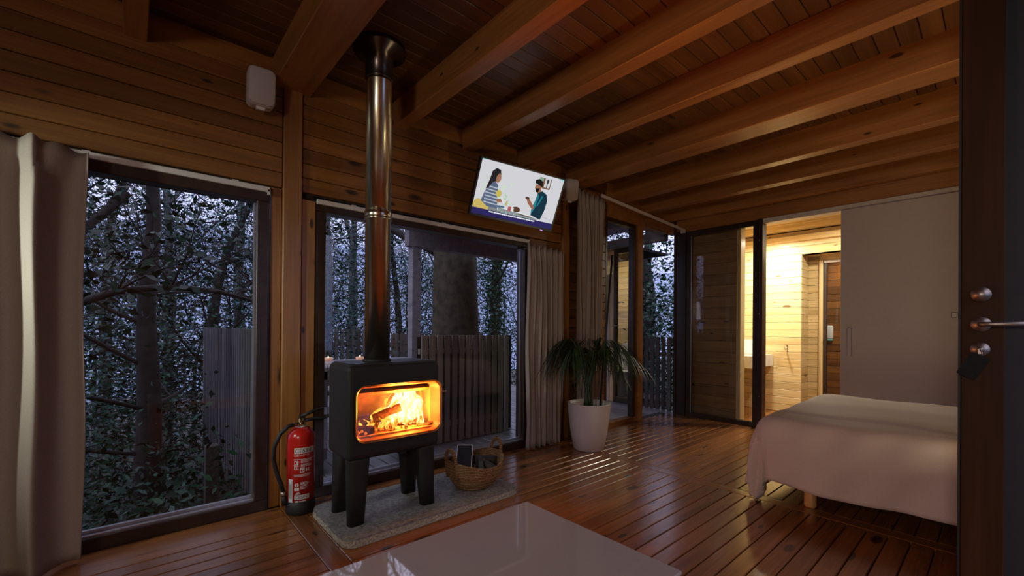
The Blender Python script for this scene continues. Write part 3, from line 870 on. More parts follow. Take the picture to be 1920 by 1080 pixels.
pic((0.22, 0.24, 0.25), [(18, 46), (28, 44), (30, 52), (18, 52)])
pic((0.10, 0.14, 0.22), [(14, 22), (19, 19), (24, 23), (25, 34), (27, 40), (28, 47), (16, 47), (8, 42), (10, 33)])
pic((0.45, 0.47, 0.55), *[[(10.5 + k * .2, 25 + 3.4 * k), (24 + k * .7, 25.6 + 3.4 * k), (24 + k * .7, 26.9 + 3.4 * k), (10.3 + k * .2, 26.3 + 3.4 * k)] for k in range(6)])
pic((0.02, 0.018, 0.02), [(14, 10), (18, 6), (23, 7), (24.5, 12), (22, 18), (17, 21), (13, 28), (10.5, 29), (13, 19)])
pic((0.36, 0.17, 0.10), [(22.5, 10), (25, 13), (25.5, 17), (23, 20.5), (20, 20), (20, 14)], [(25, 37), (34, 35), (34, 39), (27, 41)])
pic((0.60, 0.50, 0.10), ell(26.5, 31, 3.3, 3.8))
pic((0.75, 0.75, 0.75), [(31, 33), (36, 38), (34.5, 41), (30, 36)])
pic((0.010, 0.035, 0.055), [(72, 20), (77, 17.5), (83, 20), (86, 27), (85.5, 38), (83, 49), (70, 46), (69, 38), (71, 30)])
pic((0.02, 0.20, 0.26), [(72.5, 21), (74.5, 24), (73, 38), (70, 45), (69.5, 38)], [(78, 22), (79.5, 24), (76, 34), (74, 36)])
pic((0.33, 0.14, 0.08), [(66.5, 12), (74, 12), (75.5, 18), (72, 21), (68.5, 19), (67, 16)], [(60, 29), (63, 28), (72, 37), (70.5, 40), (63, 34)])
pic((0.015, 0.012, 0.012), [(65.5, 7.5), (70, 5.5), (75, 7.5), (75.5, 13.5), (73.5, 13), (66, 10.5)], [(68, 16), (73, 15), (72, 20), (69, 20)])
pic((0.10, 0.05, 0.03), ell(61, 28.5, 2.6, 1.4), ell(51, 43.5, 5, 3), [(54, 47), (72, 48), (72, 49), (54, 48)])
pic((0.45, 0.10, 0.12), [(41, 42), (45, 42), (45, 47), (41, 47)])
pic((0.80, 0.78, 0.76), [(45, 42.5), (48, 42.5), (48, 46.5), (45, 46.5)])
pic((0.10, 0.16, 0.25), [(26, 43.5), (36, 43), (37, 45), (28, 46)])
pic((0.60, 0.42, 0.15), [(37, 37), (39, 37), (38.6, 42), (37.3, 42)])
pic((0.028, 0.022, 0.115), [(0, 50.5), (100, 50.5), (100, 57.1), (0, 57.1)])
pic((0.85, 0.85, 0.88), *[[(a, 51.3), (a + w_, 51.3), (a + w_, 52.6), (a, 52.6)] for a, w_ in ((20, 5), (25.6, 3), (29.2, 6), (35.8, 4), (40.4, 2), (43, 6.5), (50, 3), (53.6, 7), (61.2, 4), (65.8, 5.5), (71.8, 5))])
pic((0.25, 0.62, 0.66), [(0, 0), (6, 0), (6, .5), (0, .5)], [(90, 0), (100, 0), (100, 2), (96, .6)])

# ------------------------------------------------------------------ wall speakers
def speaker(loc, rot, label, h=0.20, wd=0.135, dp=0.10):
    s = thing('wall_speaker', label, 'speaker', loc, group='white wall speakers')
    s.rotation_euler = rot
    MB().prism(rrect(-wd / 2, -h / 2, wd / 2, h / 2, 0.03, 5), (-dp / 2, 0, 0), (0, 1, 0), (0, 0, 1), dp * .8).build('housing', WHITE_P, s)
    gr = [(u * .985, v * .985) for u, v in rrect(-wd / 2, -h / 2, wd / 2, h / 2, 0.03, 5)]
    g2 = [(u * .9, v * .93) for u, v in gr]
    m = MB(); n = len(gr)
    vs = [(dp * .3, u, v) for u, v in gr] + [(dp * .46, u * .97, v * .97) for u, v in gr] + [(dp * .5, u, v) for u, v in g2]
    fs = [(j * n + i, j * n + (i + 1) % n, (j + 1) * n + (i + 1) % n, (j + 1) * n + i) for j in range(2) for i in range(n)] + [tuple(range(2 * n, 3 * n))]
    m.add(vs, fs, True).build('grille', plain('speaker_grille', (0.50, 0.43, 0.41), 0.6, noise=0.06, nscale=200), s)
    MB().box((-0.02, -0.022, -h / 2 - 0.015), (0.01, 0.022, -h / 2 + 0.004), 0.002).build('clip', WHITE_P, s)
    MB().tube([(-dp / 2, 0, 0), (-dp / 2 - 0.06, 0, 0)], 0.018, 12).build('bracket', WHITE_P, s)
speaker((-2.745, 0.53, 2.405), (0, R(8), R(-4)), 'white wall speaker high on the boards left of the stove pipe')
speaker((-2.735, 3.13, 2.395), (0, R(8), R(-20)), 'white wall speaker half hidden behind the television')

# ------------------------------------------------------------------ curtains
CLOTH = plain('linen_curtain', (0.37, 0.295, 0.235), 0.85, noise=0.10, nscale=260, bump=0.15)
def curtain(label, x, y0, y1, z0, z1a, z1b, folds, depth, seed, gather=0.0, flare=0.0, sharp=1.0, xtop=0.0):
    rr = random.Random(seed)
    n, rows = folds * 14, 40
    ph = [rr.uniform(-.5, .5) for _ in range(folds + 2)]; am = [rr.uniform(.6, 1.15) for _ in range(folds + 2)]
    vs, fs = [], []
    for j in range(rows + 1):
        t = j / rows                       # 0 at the floor, 1 at the top
        for i in range(n + 1):
            s = i / n
            k = s * folds
            a = int(k)
            amp = am[a] * (1 - (k - a)) + am[a + 1] * (k - a)
            pp = ph[a] * (1 - (k - a)) + ph[a + 1] * (k - a)
            wv = math.sin(2 * PI * k + pp + .5 * math.sin(3 * t + pp * 3) * (1 - t))
            wv = math.copysign(abs(wv) ** sharp, wv)
            if t > .93:                    # pinch pleats at the heading
                wv = wv * .55 + .35 * math.sin(4 * PI * k + pp)
            yy = y0 + (y1 - y0) * s
            yc = (y0 + y1) / 2
            yy = yc + (yy - yc) * (1 + flare * (1 - t) - gather * math.sin(PI * min(1, t * 1.1)) * .5)
            yy += .012 * math.sin(2 * PI * k * 1.0 + 1.3) + .006 * math.sin(9 * t + 5 * s)
            zt = z1a + (z1b - z1a) * s + .006 * math.sin(4 * PI * k + pp)
            vs.append((x + depth * amp * wv + xtop * t + .006 * math.sin(7 * t + 11 * s), yy, z0 + (zt - z0) * t))
    for j in range(rows):
        for i in range(n):
            q = j * (n + 1) + i
            fs.append((q, q + 1, q + n + 2, q + n + 1))
    me = MB().add(vs, fs, True).mesh('curtain')
    o = place('curtain', me, CLOTH)
    o.modifiers.new('thick', 'SOLIDIFY').thickness = 0.004
    hm = []
    return tag(o, label, 'curtain', 'linen curtains')
curtain('broad greyish linen curtain at the left edge before the left window', -2.70, -0.72, -0.175, 0.015, 1.885, 1.855, 3, 0.06, 4, sharp=1.0)
curtain('short gathered linen curtain right of the wide window', -2.755, 2.58, 3.07, 0.012, 1.815, 1.80, 7, 0.034, 9, sharp=.9)
curtain('tall gathered linen curtain behind the potted palm', -2.70, 3.18, 3.62, 0.012, 2.415, 2.395, 6, 0.034, 12, gather=.35, sharp=.9)

# ------------------------------------------------------------------ fire extinguisher
fe = thing('fire_extinguisher', 'red fire extinguisher with black hose on the floor by the stove', 'fire extinguisher', (-2.705, 0.745, 0.001))
RED = plain('red_enamel', (0.55, 0.016, 0.012), 0.22, noise=0.04, coat=0.3)
MB().lathe([(0.070, 0.0), (0.077, 0.004), (0.079, 0.02), (0.078, 0.075), (0.074, 0.078)], 40).build('foot_ring', BLACK, fe)
MB().lathe([(0.0755, 0.06), (0.0755, 0.43), (0.072, 0.452), (0.060, 0.472), (0.040, 0.487), (0.026, 0.492)], 40).build('cylinder', RED, fe)
fcy = bpy.data.objects['cylinder']
MB().lathe([(0.030, 0.490), (0.030, 0.497), (0.022, 0.498)], 24).build('white_collar', WHITE_P, fe)
vb = MB().lathe([(0.024, 0.497), (0.024, 0.522), (0.016, 0.526), (0.016, 0.54)], 20).tube([(0, 0, 0.512), (0.028, -0.05, 0.512)], 0.012, 12)
vb.build('valve', plain('brass_valve', (0.55, 0.42, 0.22), 0.25, metal=1.0, noise=0.1), fe)
MB().box((-0.012, -0.012, 0.53), (0.012, 0.02, 0.555), 0.003).tube([(0, 0.0, 0.55), (0.0, 0.06, 0.572), (0.0, 0.125, 0.585)], [0.011, 0.010, 0.008], 8).build('lever', BLACK, fe)
MB().tube([(0, 0.01, 0.525), (0.0, 0.06, 0.527), (0.0, 0.125, 0.52)], [0.011, 0.010, 0.008], 8).build('carry_handle', BLACK, fe)
MB().tube([(0.026, -0.045, 0.512), (0.028, -0.075, 0.508), (0.02, -0.115, 0.47), (0.008, -0.142, 0.40), (0.0, -0.145, 0.33), (0.0, -0.128, 0.25), (0.002, -0.105, 0.18), (0.004, -0.092, 0.125)], 0.0115, 12).build('hose', BLACK, fe)
MB().tube([(0.004, -0.094, 0.135), (0.005, -0.091, 0.11)], 0.0145, 14).build('hose_clamp', STEEL, fe)
MB().tube([(0.005, -0.091, 0.11), (0.008, -0.085, 0.06)], [0.013, 0.017], 12).build('nozzle', BLACK, fe)
PRN = plain('label_print', (0.70, 0.62, 0.60), 0.5, noise=0.05)
DKP = plain('label_dark_print', (0.06, 0.05, 0.05), 0.5, noise=0.05)
CA = math.atan2(-0.745, 2.705)          # label faces the camera
def wrap(u, z, rr_=0.0760, off=0.10):
    a = CA + off + u / 0.0755
    return (rr_ * math.cos(a), rr_ * math.sin(a), z)
def wrap_rects(rects, rad, m, name):
    mb = MB()
    for u0, u1, z0, z1 in rects:
        n = max(1, int(abs(u1 - u0) / 0.008))
        vs = [wrap(u0 + (u1 - u0) * k / n, z, rad) for k in range(n + 1) for z in (z0, z1)]
        mb.add(vs, [(2 * k, 2 * k + 2, 2 * k + 3, 2 * k + 1) for k in range(n)])
    o = mb.build(name, m, fcy, fix=False)
    o['kind'] = 'stuff'
    return o
def wrap_text(s, u, z, size, rad, m, name):
    cu = bpy.data.curves.new('t', 'FONT'); cu.body = s; cu.size = size; cu.resolution_u = 2
    ob = bpy.data.objects.new('t', cu); col.objects.link(ob)
    d_ = bpy.context.evaluated_depsgraph_get(); d_.update()
    me = bpy.data.meshes.new_from_object(ob.evaluated_get(d_))
    bpy.data.objects.remove(ob)
    for v in me.vertices:
        v.co = wrap(u + v.co.x, z + v.co.y, rad)
    me.materials.clear()
    return place(name, me, m, fcy)
r_ = random.Random(2)
rects = [(-0.043, 0.075, 0.352, 0.385)]
rects += [(-0.043, -0.020, 0.262, 0.285), (-0.043, -0.020, 0.288, 0.312), (-0.046, 0.07, 0.318, 0.321), (-0.012, 0.012, 0.244, 0.274)]
rects += [(-0.046, 0.05, 0.232, 0.2345), (-0.042, 0.046, 0.2265, 0.229), (-0.046, 0.04, 0.2215, 0.224)]
for z in (0.312, 0.306, 0.300, 0.290, 0.284, 0.278):
    rects.append((-0.008, 0.035 + r_.random() * .02, z, z + .0032))
rects += [(-0.041, -0.015, 0.142, 0.160), (-0.010, 0.03, 0.186, 0.189), (-0.010, 0.036, 0.180, 0.183), (-0.010, 0.03, 0.174, 0.177), (-0.010, 0.034, 0.166, 0.169), (-0.010, 0.026, 0.158, 0.161), (-0.010, 0.022, 0.150, 0.153)]
rects += [(-0.032, -0.010, 0.126, 0.129), (-0.028, -0.014, 0.130, 0.133), (-0.022, -0.018, 0.134, 0.136), (-0.036, -0.006, 0.122, 0.125)]
rects += [(-0.040, 0.040, 0.092, 0.118), (-0.036, -0.022, 0.066, 0.086), (-0.018, 0.02, 0.080, 0.084), (-0.018, 0.024, 0.073, 0.077), (-0.018, 0.014, 0.066, 0.070)]
rects += [(0.018, 0.026, 0.250, 0.268), (0.030, 0.038, 0.250, 0.268)]
wrap_rects(rects, 0.0759, PRN, 'label_print')
wrap_text('CESIN', -0.040, 0.357, 0.033, 0.0762, DKP, 'label_lettering')
wrap_text('EXTINTOR', -0.043, 0.336, 0.017, 0.0761, PRN, 'label_lettering')
wrap_text('CESIN', -0.037, 0.097, 0.024, 0.0762, DKP, 'label_lettering')
mb = MB(); mb.add([wrap(-0.028 + 0.011 * math.cos(2 * PI * k / 18), 0.175 + 0.011 * math.sin(2 * PI * k / 18), 0.0759) for k in range(18)], [tuple(range(18))])
mb.build('label_emblem', PRN, fcy, fix=False)
wrap_rects([(-0.030, -0.026, 0.167, 0.182), (-0.041, -0.030, 0.292, 0.306), (-0.028, -0.023, 0.266, 0.282), (-0.038, -0.033, 0.265, 0.281), (-0.008, -0.002, 0.250, 0.262), (0.001, 0.009, 0.252, 0.256)], 0.0762, RED, 'label_pictogram')
wrap_rects([(-0.078, -0.052, 0.070, 0.208)], 0.0759, plain('white_label', (0.72, 0.74, 0.74), 0.5, noise=0.05), 'side_label')
wrap_rects([(-0.074 + k * .0042, -0.072 + k * .0042, 0.085 + r_.random() * .02, 0.17 + r_.random() * .03) for k in range(5)], 0.0761, DKP, 'side_label_print')

# ------------------------------------------------------------------ basket with kindling
bk = thing('woven_basket', 'round woven straw basket with two loop handles on the slab', 'basket', (-2.285, 1.69, 0.0465), R(95))
bk.scale = (.94, .94, 1)
STRAW, t, p = mat('woven_straw')
p.inputs['Roughness'].default_value = 0.8
tcn = t.nodes.new('ShaderNodeTexCoord'); wv = t.nodes.new('ShaderNodeTexWave'); wv.bands_direction = 'Z'; wv.inputs['Scale'].default_value = 28; wv.inputs['Distortion'].default_value = 5; wv.inputs['Detail'].default_value = 3; wv.inputs['Detail Scale'].default_value = 6
rp = t.nodes.new('ShaderNodeValToRGB'); rp.color_ramp.elements[0].color = (0.13, 0.058, 0.020, 1); rp.color_ramp.elements[1].color = (0.42, 0.23, 0.085, 1)
bp = t.nodes.new('ShaderNodeBump'); bp.inputs['Strength'].default_value = .7; bp.inputs['Distance'].default_value = .006
t.links.new(tcn.outputs['Object'], wv.inputs['Vector']); t.links.new(wv.outputs['Fac'], rp.inputs[0]); t.links.new(rp.outputs[0], p.inputs['Base Color']); t.links.new(wv.outputs['Fac'], bp.inputs['Height']); t.links.new(bp.outputs[0], p.inputs['Normal'])
prof = []
K = 15
for k in range(K + 1):
    s = k / K
    r = 0.115 + 0.085 * math.sin(s * PI / 2) ** .8
    prof += [(r + .003 * (k % 2), s * 0.17), (r + .004 * (k % 2), s * 0.17 + .005)]
inn = [(0.190, 0.178), (0.183, 0.14), (0.165, 0.08), (0.11, 0.015), (0.0, 0.014)]
bb = MB().lathe([(0.0, 0.0)] + prof + inn, 56, sx=1.06, sy=0.96)
for i, v in enumerate(bb.v):      # rim rises towards the handles
    a = math.atan2(v[1], v[0]); k = max(0, v[2] / 0.17)
    bb.v[i] = (v[0], v[1], v[2] + .018 * k * k * math.cos(2 * a) + .004 * k * math.cos(a - .75))
bb.build('basket_body', STRAW, bk)
for s in (-1, 1):
    pts = []
    for k in range(13):
        a = PI * k / 12
        pts.append((s * (0.205 + .012 * math.sin(a)), -0.052 * math.cos(a), 0.185 + 0.085 * math.sin(a)))
    pts = [(s * .192, -.052, .09)] + pts + [(s * .192, .052, .09)]
    MB().tube(pts, 0.0115, 10).build('handle', STRAW, bk)
BARK = plain('kindling_bark', (0.055, 0.045, 0.042), 0.8, noise=0.5, nscale=50, bump=0.5)
WOODC = plain('kindling_wood', (0.30, 0.16, 0.07), 0.7, noise=0.3, nscale=30)
bx = thing('card_box', 'dark open box with white edges leaning in the basket', 'box', (-2.325, 1.64, 0.212))
bx.rotation_euler = Vector((.50, -.42, .76)).to_track_quat('Z', 'Y').to_euler()
MB().box((-0.05, -0.085, -0.05), (0.05, 0.085, 0.04)).build('box', plain('brown_card', (0.22, 0.09, 0.035), 0.7, noise=0.15), bx)
MB().ring([(-.051, -.086), (.051, -.086), (.051, .086), (-.051, .086)], [(-.047, -.082), (.047, -.082), (.047, .082), (-.047, .082)], (0, 0, .038), (1, 0, 0), (0, 1, 0), 0.004).build('white_edge', plain('white_card', (0.75, 0.72, 0.68), 0.6, noise=0.04), bx)
MB().box((-.047, -.082, .0385), (.047, .082, .0402)).build('dark_inside', plain('box_inside_shade', (0.010, 0.009, 0.009), 0.7, noise=0.2), bx)  # flat dark sheet stands in for the shade inside the box
for i, (x, y, z, a, tlt, lb) in enumerate(((-2.24, 1.745, .15, 20, 20, 'dark split log at the front right of the basket'), (-2.30, 1.785, .16, 80, 8, 'dark split log at the back of the basket'), (-2.21, 1.69, .135, -30, 25, 'dark split log with a pale end by the basket rim'), (-2.28, 1.71, .13, 120, 5, 'dark split log in the middle of the basket'))):
    kl = thing('firewood', lb, 'firewood', (x, y, z + .028), R(a), 'firewood in the basket')
    kl.rotation_euler = (0, R(tlt), R(a))
    MB().prism([(-.03, -.02), (.03, -.022), (.012, .03), (-.014, .026)], (-.085, 0, 0), (0, 1, 0), (0, 0, 1), .17).build('bark', BARK, kl)
    MB().prism([(-.026, -.017), (.026, -.018), (.010, .025), (-.012, .022)], (.085, 0, 0), (0, 1, 0), (0, 0, 1), .002).build('cut_end', WOODC, kl)

# ------------------------------------------------------------------ potted palm
pp = thing('potted_palm', 'drooping palm in a tall white pot between curtain and sliding door', 'plant', (-2.455, 3.085, 0.001))
MB().lathe([(0.128, 0), (0.135, 0.006), (0.165, 0.16), (0.185, 0.33), (0.190, 0.405), (0.192, 0.412), (0.178, 0.412), (0.172, 0.38), (0.168, 0.355), (0.0, 0.355)], 48).build('pot', plain('white_pot', (0.70, 0.60, 0.56), 0.4, noise=0.02), pp)
MB().lathe([(0.168, 0.356), (0.10, 0.368), (0.0, 0.372)], 24).build('soil', plain('soil', (0.05, 0.03, 0.02), 0.95, noise=0.5, nscale=40, bump=0.8), pp)
PALM = plain('palm_leaf', (0.022, 0.042, 0.012), 0.45, noise=0.35, nscale=12)
STEM = plain('palm_stem', (0.10, 0.11, 0.035), 0.5, noise=0.3, nscale=20)
rr = random.Random(21)
right_v = Vector((0.66, 0.75, 0)); fwd_v = Vector((-0.75, 0.66, 0))
for i in range(12):
    a = i / 12 * 2 * PI + rr.uniform(-.2, .2)
    dr = (right_v * math.cos(a) + fwd_v * math.sin(a) * .75)
    reach = rr.uniform(.26, .40)
    top = rr.uniform(.58, .70)
    base = Vector((rr.uniform(-.04, .04), rr.uniform(-.04, .04), .36))
    pts = []
    for k in range(15):
        t = k / 14
        out = reach * t ** 1.6
        up = .36 + top * math.sin(min(1, t * 1.25) * PI / 2) - .34 * max(0, t - .62) ** 1.3 * 2.2
        q_ = Vector((base.x, base.y, 0)) * (1 - t) + dr * out + Vector((0, 0, up - 0.02))
        q_.x = max(q_.x, -0.22)
        pts.append(q_)
    fr_ = MB().tube(pts, [.007 * (1 - k / 18) for k in range(15)], 6)
    side = Vector((-dr.y, dr.x, 0)).normalized()
    for k in range(17):
        t = .50 + .50 * k / 16
        j = min(13, int(t * 14)); q = pts[j].lerp(pts[j + 1], t * 14 - j)
        for sg in (-1, 1):
            ln = rr.uniform(.26, .42) * (1.15 - .45 * abs(t - .75) * 2)
            d = (side * sg * rr.uniform(.45, .8) + dr.normalized() * rr.uniform(.3, .8) + Vector((0, 0, rr.uniform(.0, .25)))).normalized()
            wd = .0065
            prev = None
            vs, fs = [], []
            for m in range(6):
                u = m / 5
                c = q + d * ln * (u * .75) + Vector((0, 0, -1)) * ln * (.78 * u * u)
                wv_ = Vector((-d.y, d.x, 0)).normalized() * wd * (1 - u ** 2 * .95) * (0.5 + min(1, u * 4) * .5)
                c.x = max(c.x, -0.27 + .02 * u)
                vs += [c - wv_, c + wv_]
                if m: fs.append((2 * m - 2, 2 * m - 1, 2 * m + 1, 2 * m))
            fr_.add(vs, fs, True)
    fr_.build('frond', PALM, pp, fix=False)
for i in range(6):
    a = rr.uniform(0, 6.28)
    MB().tube([(0.03 * math.cos(a), 0.03 * math.sin(a), .355), (0.02 * math.cos(a), 0.02 * math.sin(a), .62), (0.035 * math.cos(a), 0.035 * math.sin(a), .85)], [.010, .008, .006], 8).build('stem', STEM, pp)
MB().tube([(0.06, 0.08, .35), (0.085, 0.125, 1.0), (0.115, 0.175, 1.74)], [.009, .009, .010], 10).build('support_stake', BLACK, pp)

# ------------------------------------------------------------------ coffee table
ct = thing('coffee_table', 'low table with glossy white top before the stove', 'table', (-0.872, 0.61, 0))
MB().box((-0.305, -0.505, 0.418), (0.305, 0.505, 0.43), 0.003).build('table_top', plain('white_glass_top', (0.56, 0.51, 0.49), 0.03, noise=0.01, coat=0.0, ior=2.3), ct)
for (a, b) in (((-0.30, -0.50, 0.33), (-0.265, 0.50, 0.417)), ((0.265, -0.50, 0.33), (0.30, 0.50, 0.417)), ((-0.265, -0.50, 0.33), (0.265, -0.465, 0.417)), ((-0.265, 0.465, 0.33), (0.265, 0.50, 0.417))):
    MB().box(a, b, 0.002).build('apron', LEGW, ct)
for sx_ in (-1, 1):
    for sy_ in (-1, 1):
        MB().box((sx_ * 0.30, sy_ * 0.50, 0.001), (sx_ * 0.20, sy_ * 0.40, 0.33), 0.003).build('leg', LEGW, ct)

# ------------------------------------------------------------------ bed
bd = thing('bed', 'double bed under a pale duvet on round wooden legs', 'bed', (0, 0, 0))
x0, x1, y0, y1, zt = -0.955, 0.80, 3.06, 4.36, 0.545
MB().box((x0 + .06, y0 + .05, 0.20), (x1, y1 - .04, 0.30), 0.004).build('bed_base', plain('dark_base', (0.05, 0.04, 0.035), 0.8, noise=0.1), bd)
MB().box((x0 + .03, y0 + .03, 0.30), (x1, y1 - .02, 0.52), 0.04).build('mattress', plain('mattress_cloth', (0.55, 0.5, 0.46), 0.9, noise=0.05), bd)
for x in (-0.775, 0.05, 0.70):
    for y in (3.12, 3.70, 4.26):
        MB().lathe([(0.031, 0.0), (0.033, 0.01), (0.033, 0.20)], 20, (x, y, 0.001)).build('leg', LEGW, bd)
DUV = plain('duvet_cotton', (0.66, 0.56, 0.51), 0.85, noise=0.04, nscale=200, bump=0.08)
nx, ny = 96, 110
vs, fs = [], []
hang = 0.455
for i in range(nx + 1):
    for j in range(ny + 1):
        cx = (x0 - hang) + (x1 + .02 - (x0 - hang)) * i / nx
        cyy = (y0 - hang) + (y1 + hang - (y0 - hang)) * j / ny
        ox = max(0, x0 - cx); oy = max(0, y0 - cyy); oy2 = max(0, cyy - y1)
        px_, py_ = max(cx, x0), min(max(cyy, y0), y1)
        d = math.hypot(ox, max(oy, oy2))
        if d > 1e-6:
            dx_, dy_ = -ox / d, (-oy if oy > 0 else oy2) / d
        else:
            dx_ = dy_ = 0
        r = 0.10
        if d < r * PI / 2:
            hx = r * math.sin(d / r); dz = r * (1 - math.cos(d / r))
        else:
            e_ = d - r * PI / 2
            corner = min(1, ox / .25) * min(1, max(oy, oy2) / .25)
            spl = .17 if ox > oy else .13
            hx = r + e_ * (spl - .16 * corner) + .022 * math.sin(9 * (cx if oy > ox else cyy) + 1.0) * min(1, e_ / .2)
            hx += corner * .03 * math.sin(22 * math.atan2(oy + oy2, ox + 1e-6))
            dz = r + e_ * (.97 + .16 * corner)
        z = zt - dz
        # soft rumples
        z += .006 * math.sin(5 * cx + 3 * cyy) + .004 * math.sin(13 * cyy - 4 * cx) * (1 if d < .05 else .5) - (.012 if d < .01 and cyy < 3.25 else 0)
        if d > .06:
            wk = .010 * math.sin(16 * cx + 9 * (cyy - .8 * cx) * 1.2) * math.sin(3.1 * cx + 1) + .006 * math.sin(27 * cx - 14 * cyy)
            wk *= min(1, d / .2)
        else:
            wk = .004 * math.sin(11 * (cx + .7 * cyy)) * math.sin(4 * cyy - cx)
            z += wk
        z = max(z, .008 + .004 * math.sin(30 * cx) + .006)
        hh_ = hx + wk if d > .06 else (hx if d > 0 else 0)
        vs.append((px_ + dx_ * hh_, py_ + dy_ * hh_, z))
for i in range(nx):
    for j in range(ny):
        q = i * (ny + 1) + j
        fs.append((q, q + ny + 1, q + ny + 2, q + 1))
dv = MB().add(vs, fs, True).build('duvet', DUV, bd, fix=False)
dv.modifiers.new('thick', 'SOLIDIFY').thickness = 0.012

# ------------------------------------------------------------------ outside: deck, fences, porch
def terrain(name, label, gx, gy, hf, m, seed):
    rr = random.Random(seed)
    vs, fs = [], []
    for x in gx:
        for y in gy:
            vs.append((x, y, hf(x, y) + rr.uniform(-.12, .12)))
    n = len(gy)
    for i in range(len(gx) - 1):
        for j in range(n - 1):
            fs.append((i * n + j, (i + 1) * n + j, (i + 1) * n + j + 1, i * n + j + 1))
    return tag(MB().add(vs, fs, True).build(name, m), label, name, kind='structure')
terrain('ground', 'dark leafy ground sloping away below the deck', np.linspace(-24, 20, 40), np.linspace(-30, 40, 60), lambda x, y: -1.35 + min(0, x + 3) * .03, plain('forest_floor', (0.030, 0.034, 0.028), 0.95, noise=0.6, nscale=1.6, bump=0.3), 8)
terrain('hill', 'pale misty wooded hillside far behind the trees', np.linspace(-90, -22, 24), np.linspace(-70, 110, 50), lambda x, y: -3.0 + (-x - 22) * .30 + .8 * math.sin(y * .2), plain('misty_hill', (0.25, 0.31, 0.44), 0.95, noise=0.35, nscale=.8, bump=0.2), 9)  # mist is painted as a blue-grey tint in the hill colour
terrain('hill', 'pale misty wooded hillside beyond the sliding door', np.linspace(-60, 10, 24), np.linspace(40, 100, 24), lambda x, y: -3.0 + (y - 40) * .30, plain('misty_hill_b', (0.25, 0.31, 0.44), 0.95, noise=0.35, nscale=.8, bump=0.2), 10)  # same haze tint mixed into this hill's colour

dk = MB().box((-7.2, 0.78, -0.22), (-3.05, 5.5, -0.10)).build('deck', BACK)
tag(dk, 'weathered grey board deck outside the windows', 'deck', kind='structure')
y = 0.72
while y < 5.48:
    plank(dk, DECKW, -7.25, -2.97 if y < 5.1 else -2.74, y + .004, y + .116, -.055, -.03, 'x', ch=.004)
    y += .12


def slat_fence(name, label, base, axis, length, z0, z1, pitch, wd, th=.022, rails=(), railh=.05, m=FENCEW, side=1, group=None):
    f_ = thing(name, label, 'fence', base, group=group)
    n = int(length / pitch)
    me = MB().box((-wd / 2, -th / 2, z0), (wd / 2, th / 2, z1), .002).mesh('slat'); me.materials.append(m)
    rz = 0 if axis == 'x' else PI / 2
    for k in range(n):
        q = (k + .5) * pitch
        o = place('slat', me, None, f_, (q, 0, 0) if axis == 'x' else (0, q, 0), (0, 0, rz))
    for zr in rails:
        r_ = MB().box((0, side * th / 2, zr - railh / 2), (n * pitch, side * (th / 2 + .035), zr + railh / 2), .002)
        r_.build('rail', m, f_, (0, 0, 0), (0, 0, rz))
    return f_


SCREENW = wood('grey_screen_board', (0.26, 0.225, 0.18), (0.42, 0.37, 0.30), rough=.7, coat=0, knots=.04, var=.2, axis=2)
slat_fence('deck_railing', 'dark vertical slat railing running out from the left window', (-7.0, .715, 0), 'x', 3.85, -.30, 1.05, .105, .05, rails=(.1, .92), side=1, m=wood('dark_slat', (0.085, 0.083, 0.085), (0.17, 0.165, 0.17), rough=.6, coat=0, knots=.04, var=.5, axis=2))
slat_fence('deck_railing', 'low slat railing along the outer deck edge behind the stove pipe', (-7.1, .75, 0), 'y', 2.6, -.03, 1.03, .093, .055, rails=(.78, .1), side=1)
slat_fence('deck_railing', 'board railing along the outer deck edge behind the big tree', (-7.1, 3.40, 0), 'y', 2.1, -.03, .95, .17, .14, rails=(.74, .1), side=1)
slat_fence('deck_railing', 'slat railing across the deck end seen through the open door', (-3.54, 5.47, 0), 'x', 0.78, -.03, .965, .085, .052, rails=(.73, .06), side=1)
ps = slat_fence('privacy_screen', 'grey board privacy screen on the deck behind the basket', (-3.52, 1.98, 0), 'y', 1.16, -.025, 1.0, .083, .060, rails=(.85, .15), side=1, m=SCREENW)
MB().box((-.075, 0, -.025), (-.060, 1.16, .985)).build('dark_backing', BARK, ps)
pf = MB().box((-0.045, -0.045, -1.5), (0.045, 0.045, 0.02), .004).build('deck_post', BARK, loc=(-4.05, .47, 0.13)); tag(pf, 'dark stub post left of the slat railing by the window', 'post')

po = thing('porch_roof', 'porch roof over the deck with post and rafters', 'porch roof', (0, 0, 0))
PORCH = wood('porch_wood', (0.26, 0.24, 0.25), (0.42, 0.39, 0.40), rough=.7, coat=0, knots=0.03, var=.15)
MB().box((-5.06, 2.66, -0.03), (-4.94, 2.78, 2.22), .004).build('post', PORCH, po)
MB().box((-5.05, 2.60, 2.10), (-4.93, 5.55, 2.40), .004).build('eaves_beam', PORCH, po)
MB().box((-5.10, 5.40, 2.28), (-3.03, 5.50, 2.40), .004).build('end_beam', PORCH, po)
for y in (2.66, 3.36, 4.06, 4.76):
    MB().box((-5.10, y, 2.40), (-3.03, y + .07, 2.50), .004).build('rafter', PORCH, po)
cor = MB(); vs, fs = [], []
for k in range(120):
    yy = 2.35 + k * .027
    for x in (-5.25, -3.02):
        vs.append((x, yy, 2.515 + (.012 if k % 2 else 0)))
for k in range(119):
    fs.append((2 * k, 2 * k + 1, 2 * k + 3, 2 * k + 2))
cor.add(vs, fs).build('corrugated_sheet', plain('blue_grey_sheet', (0.22, 0.24, 0.42), .45, noise=.1), po)

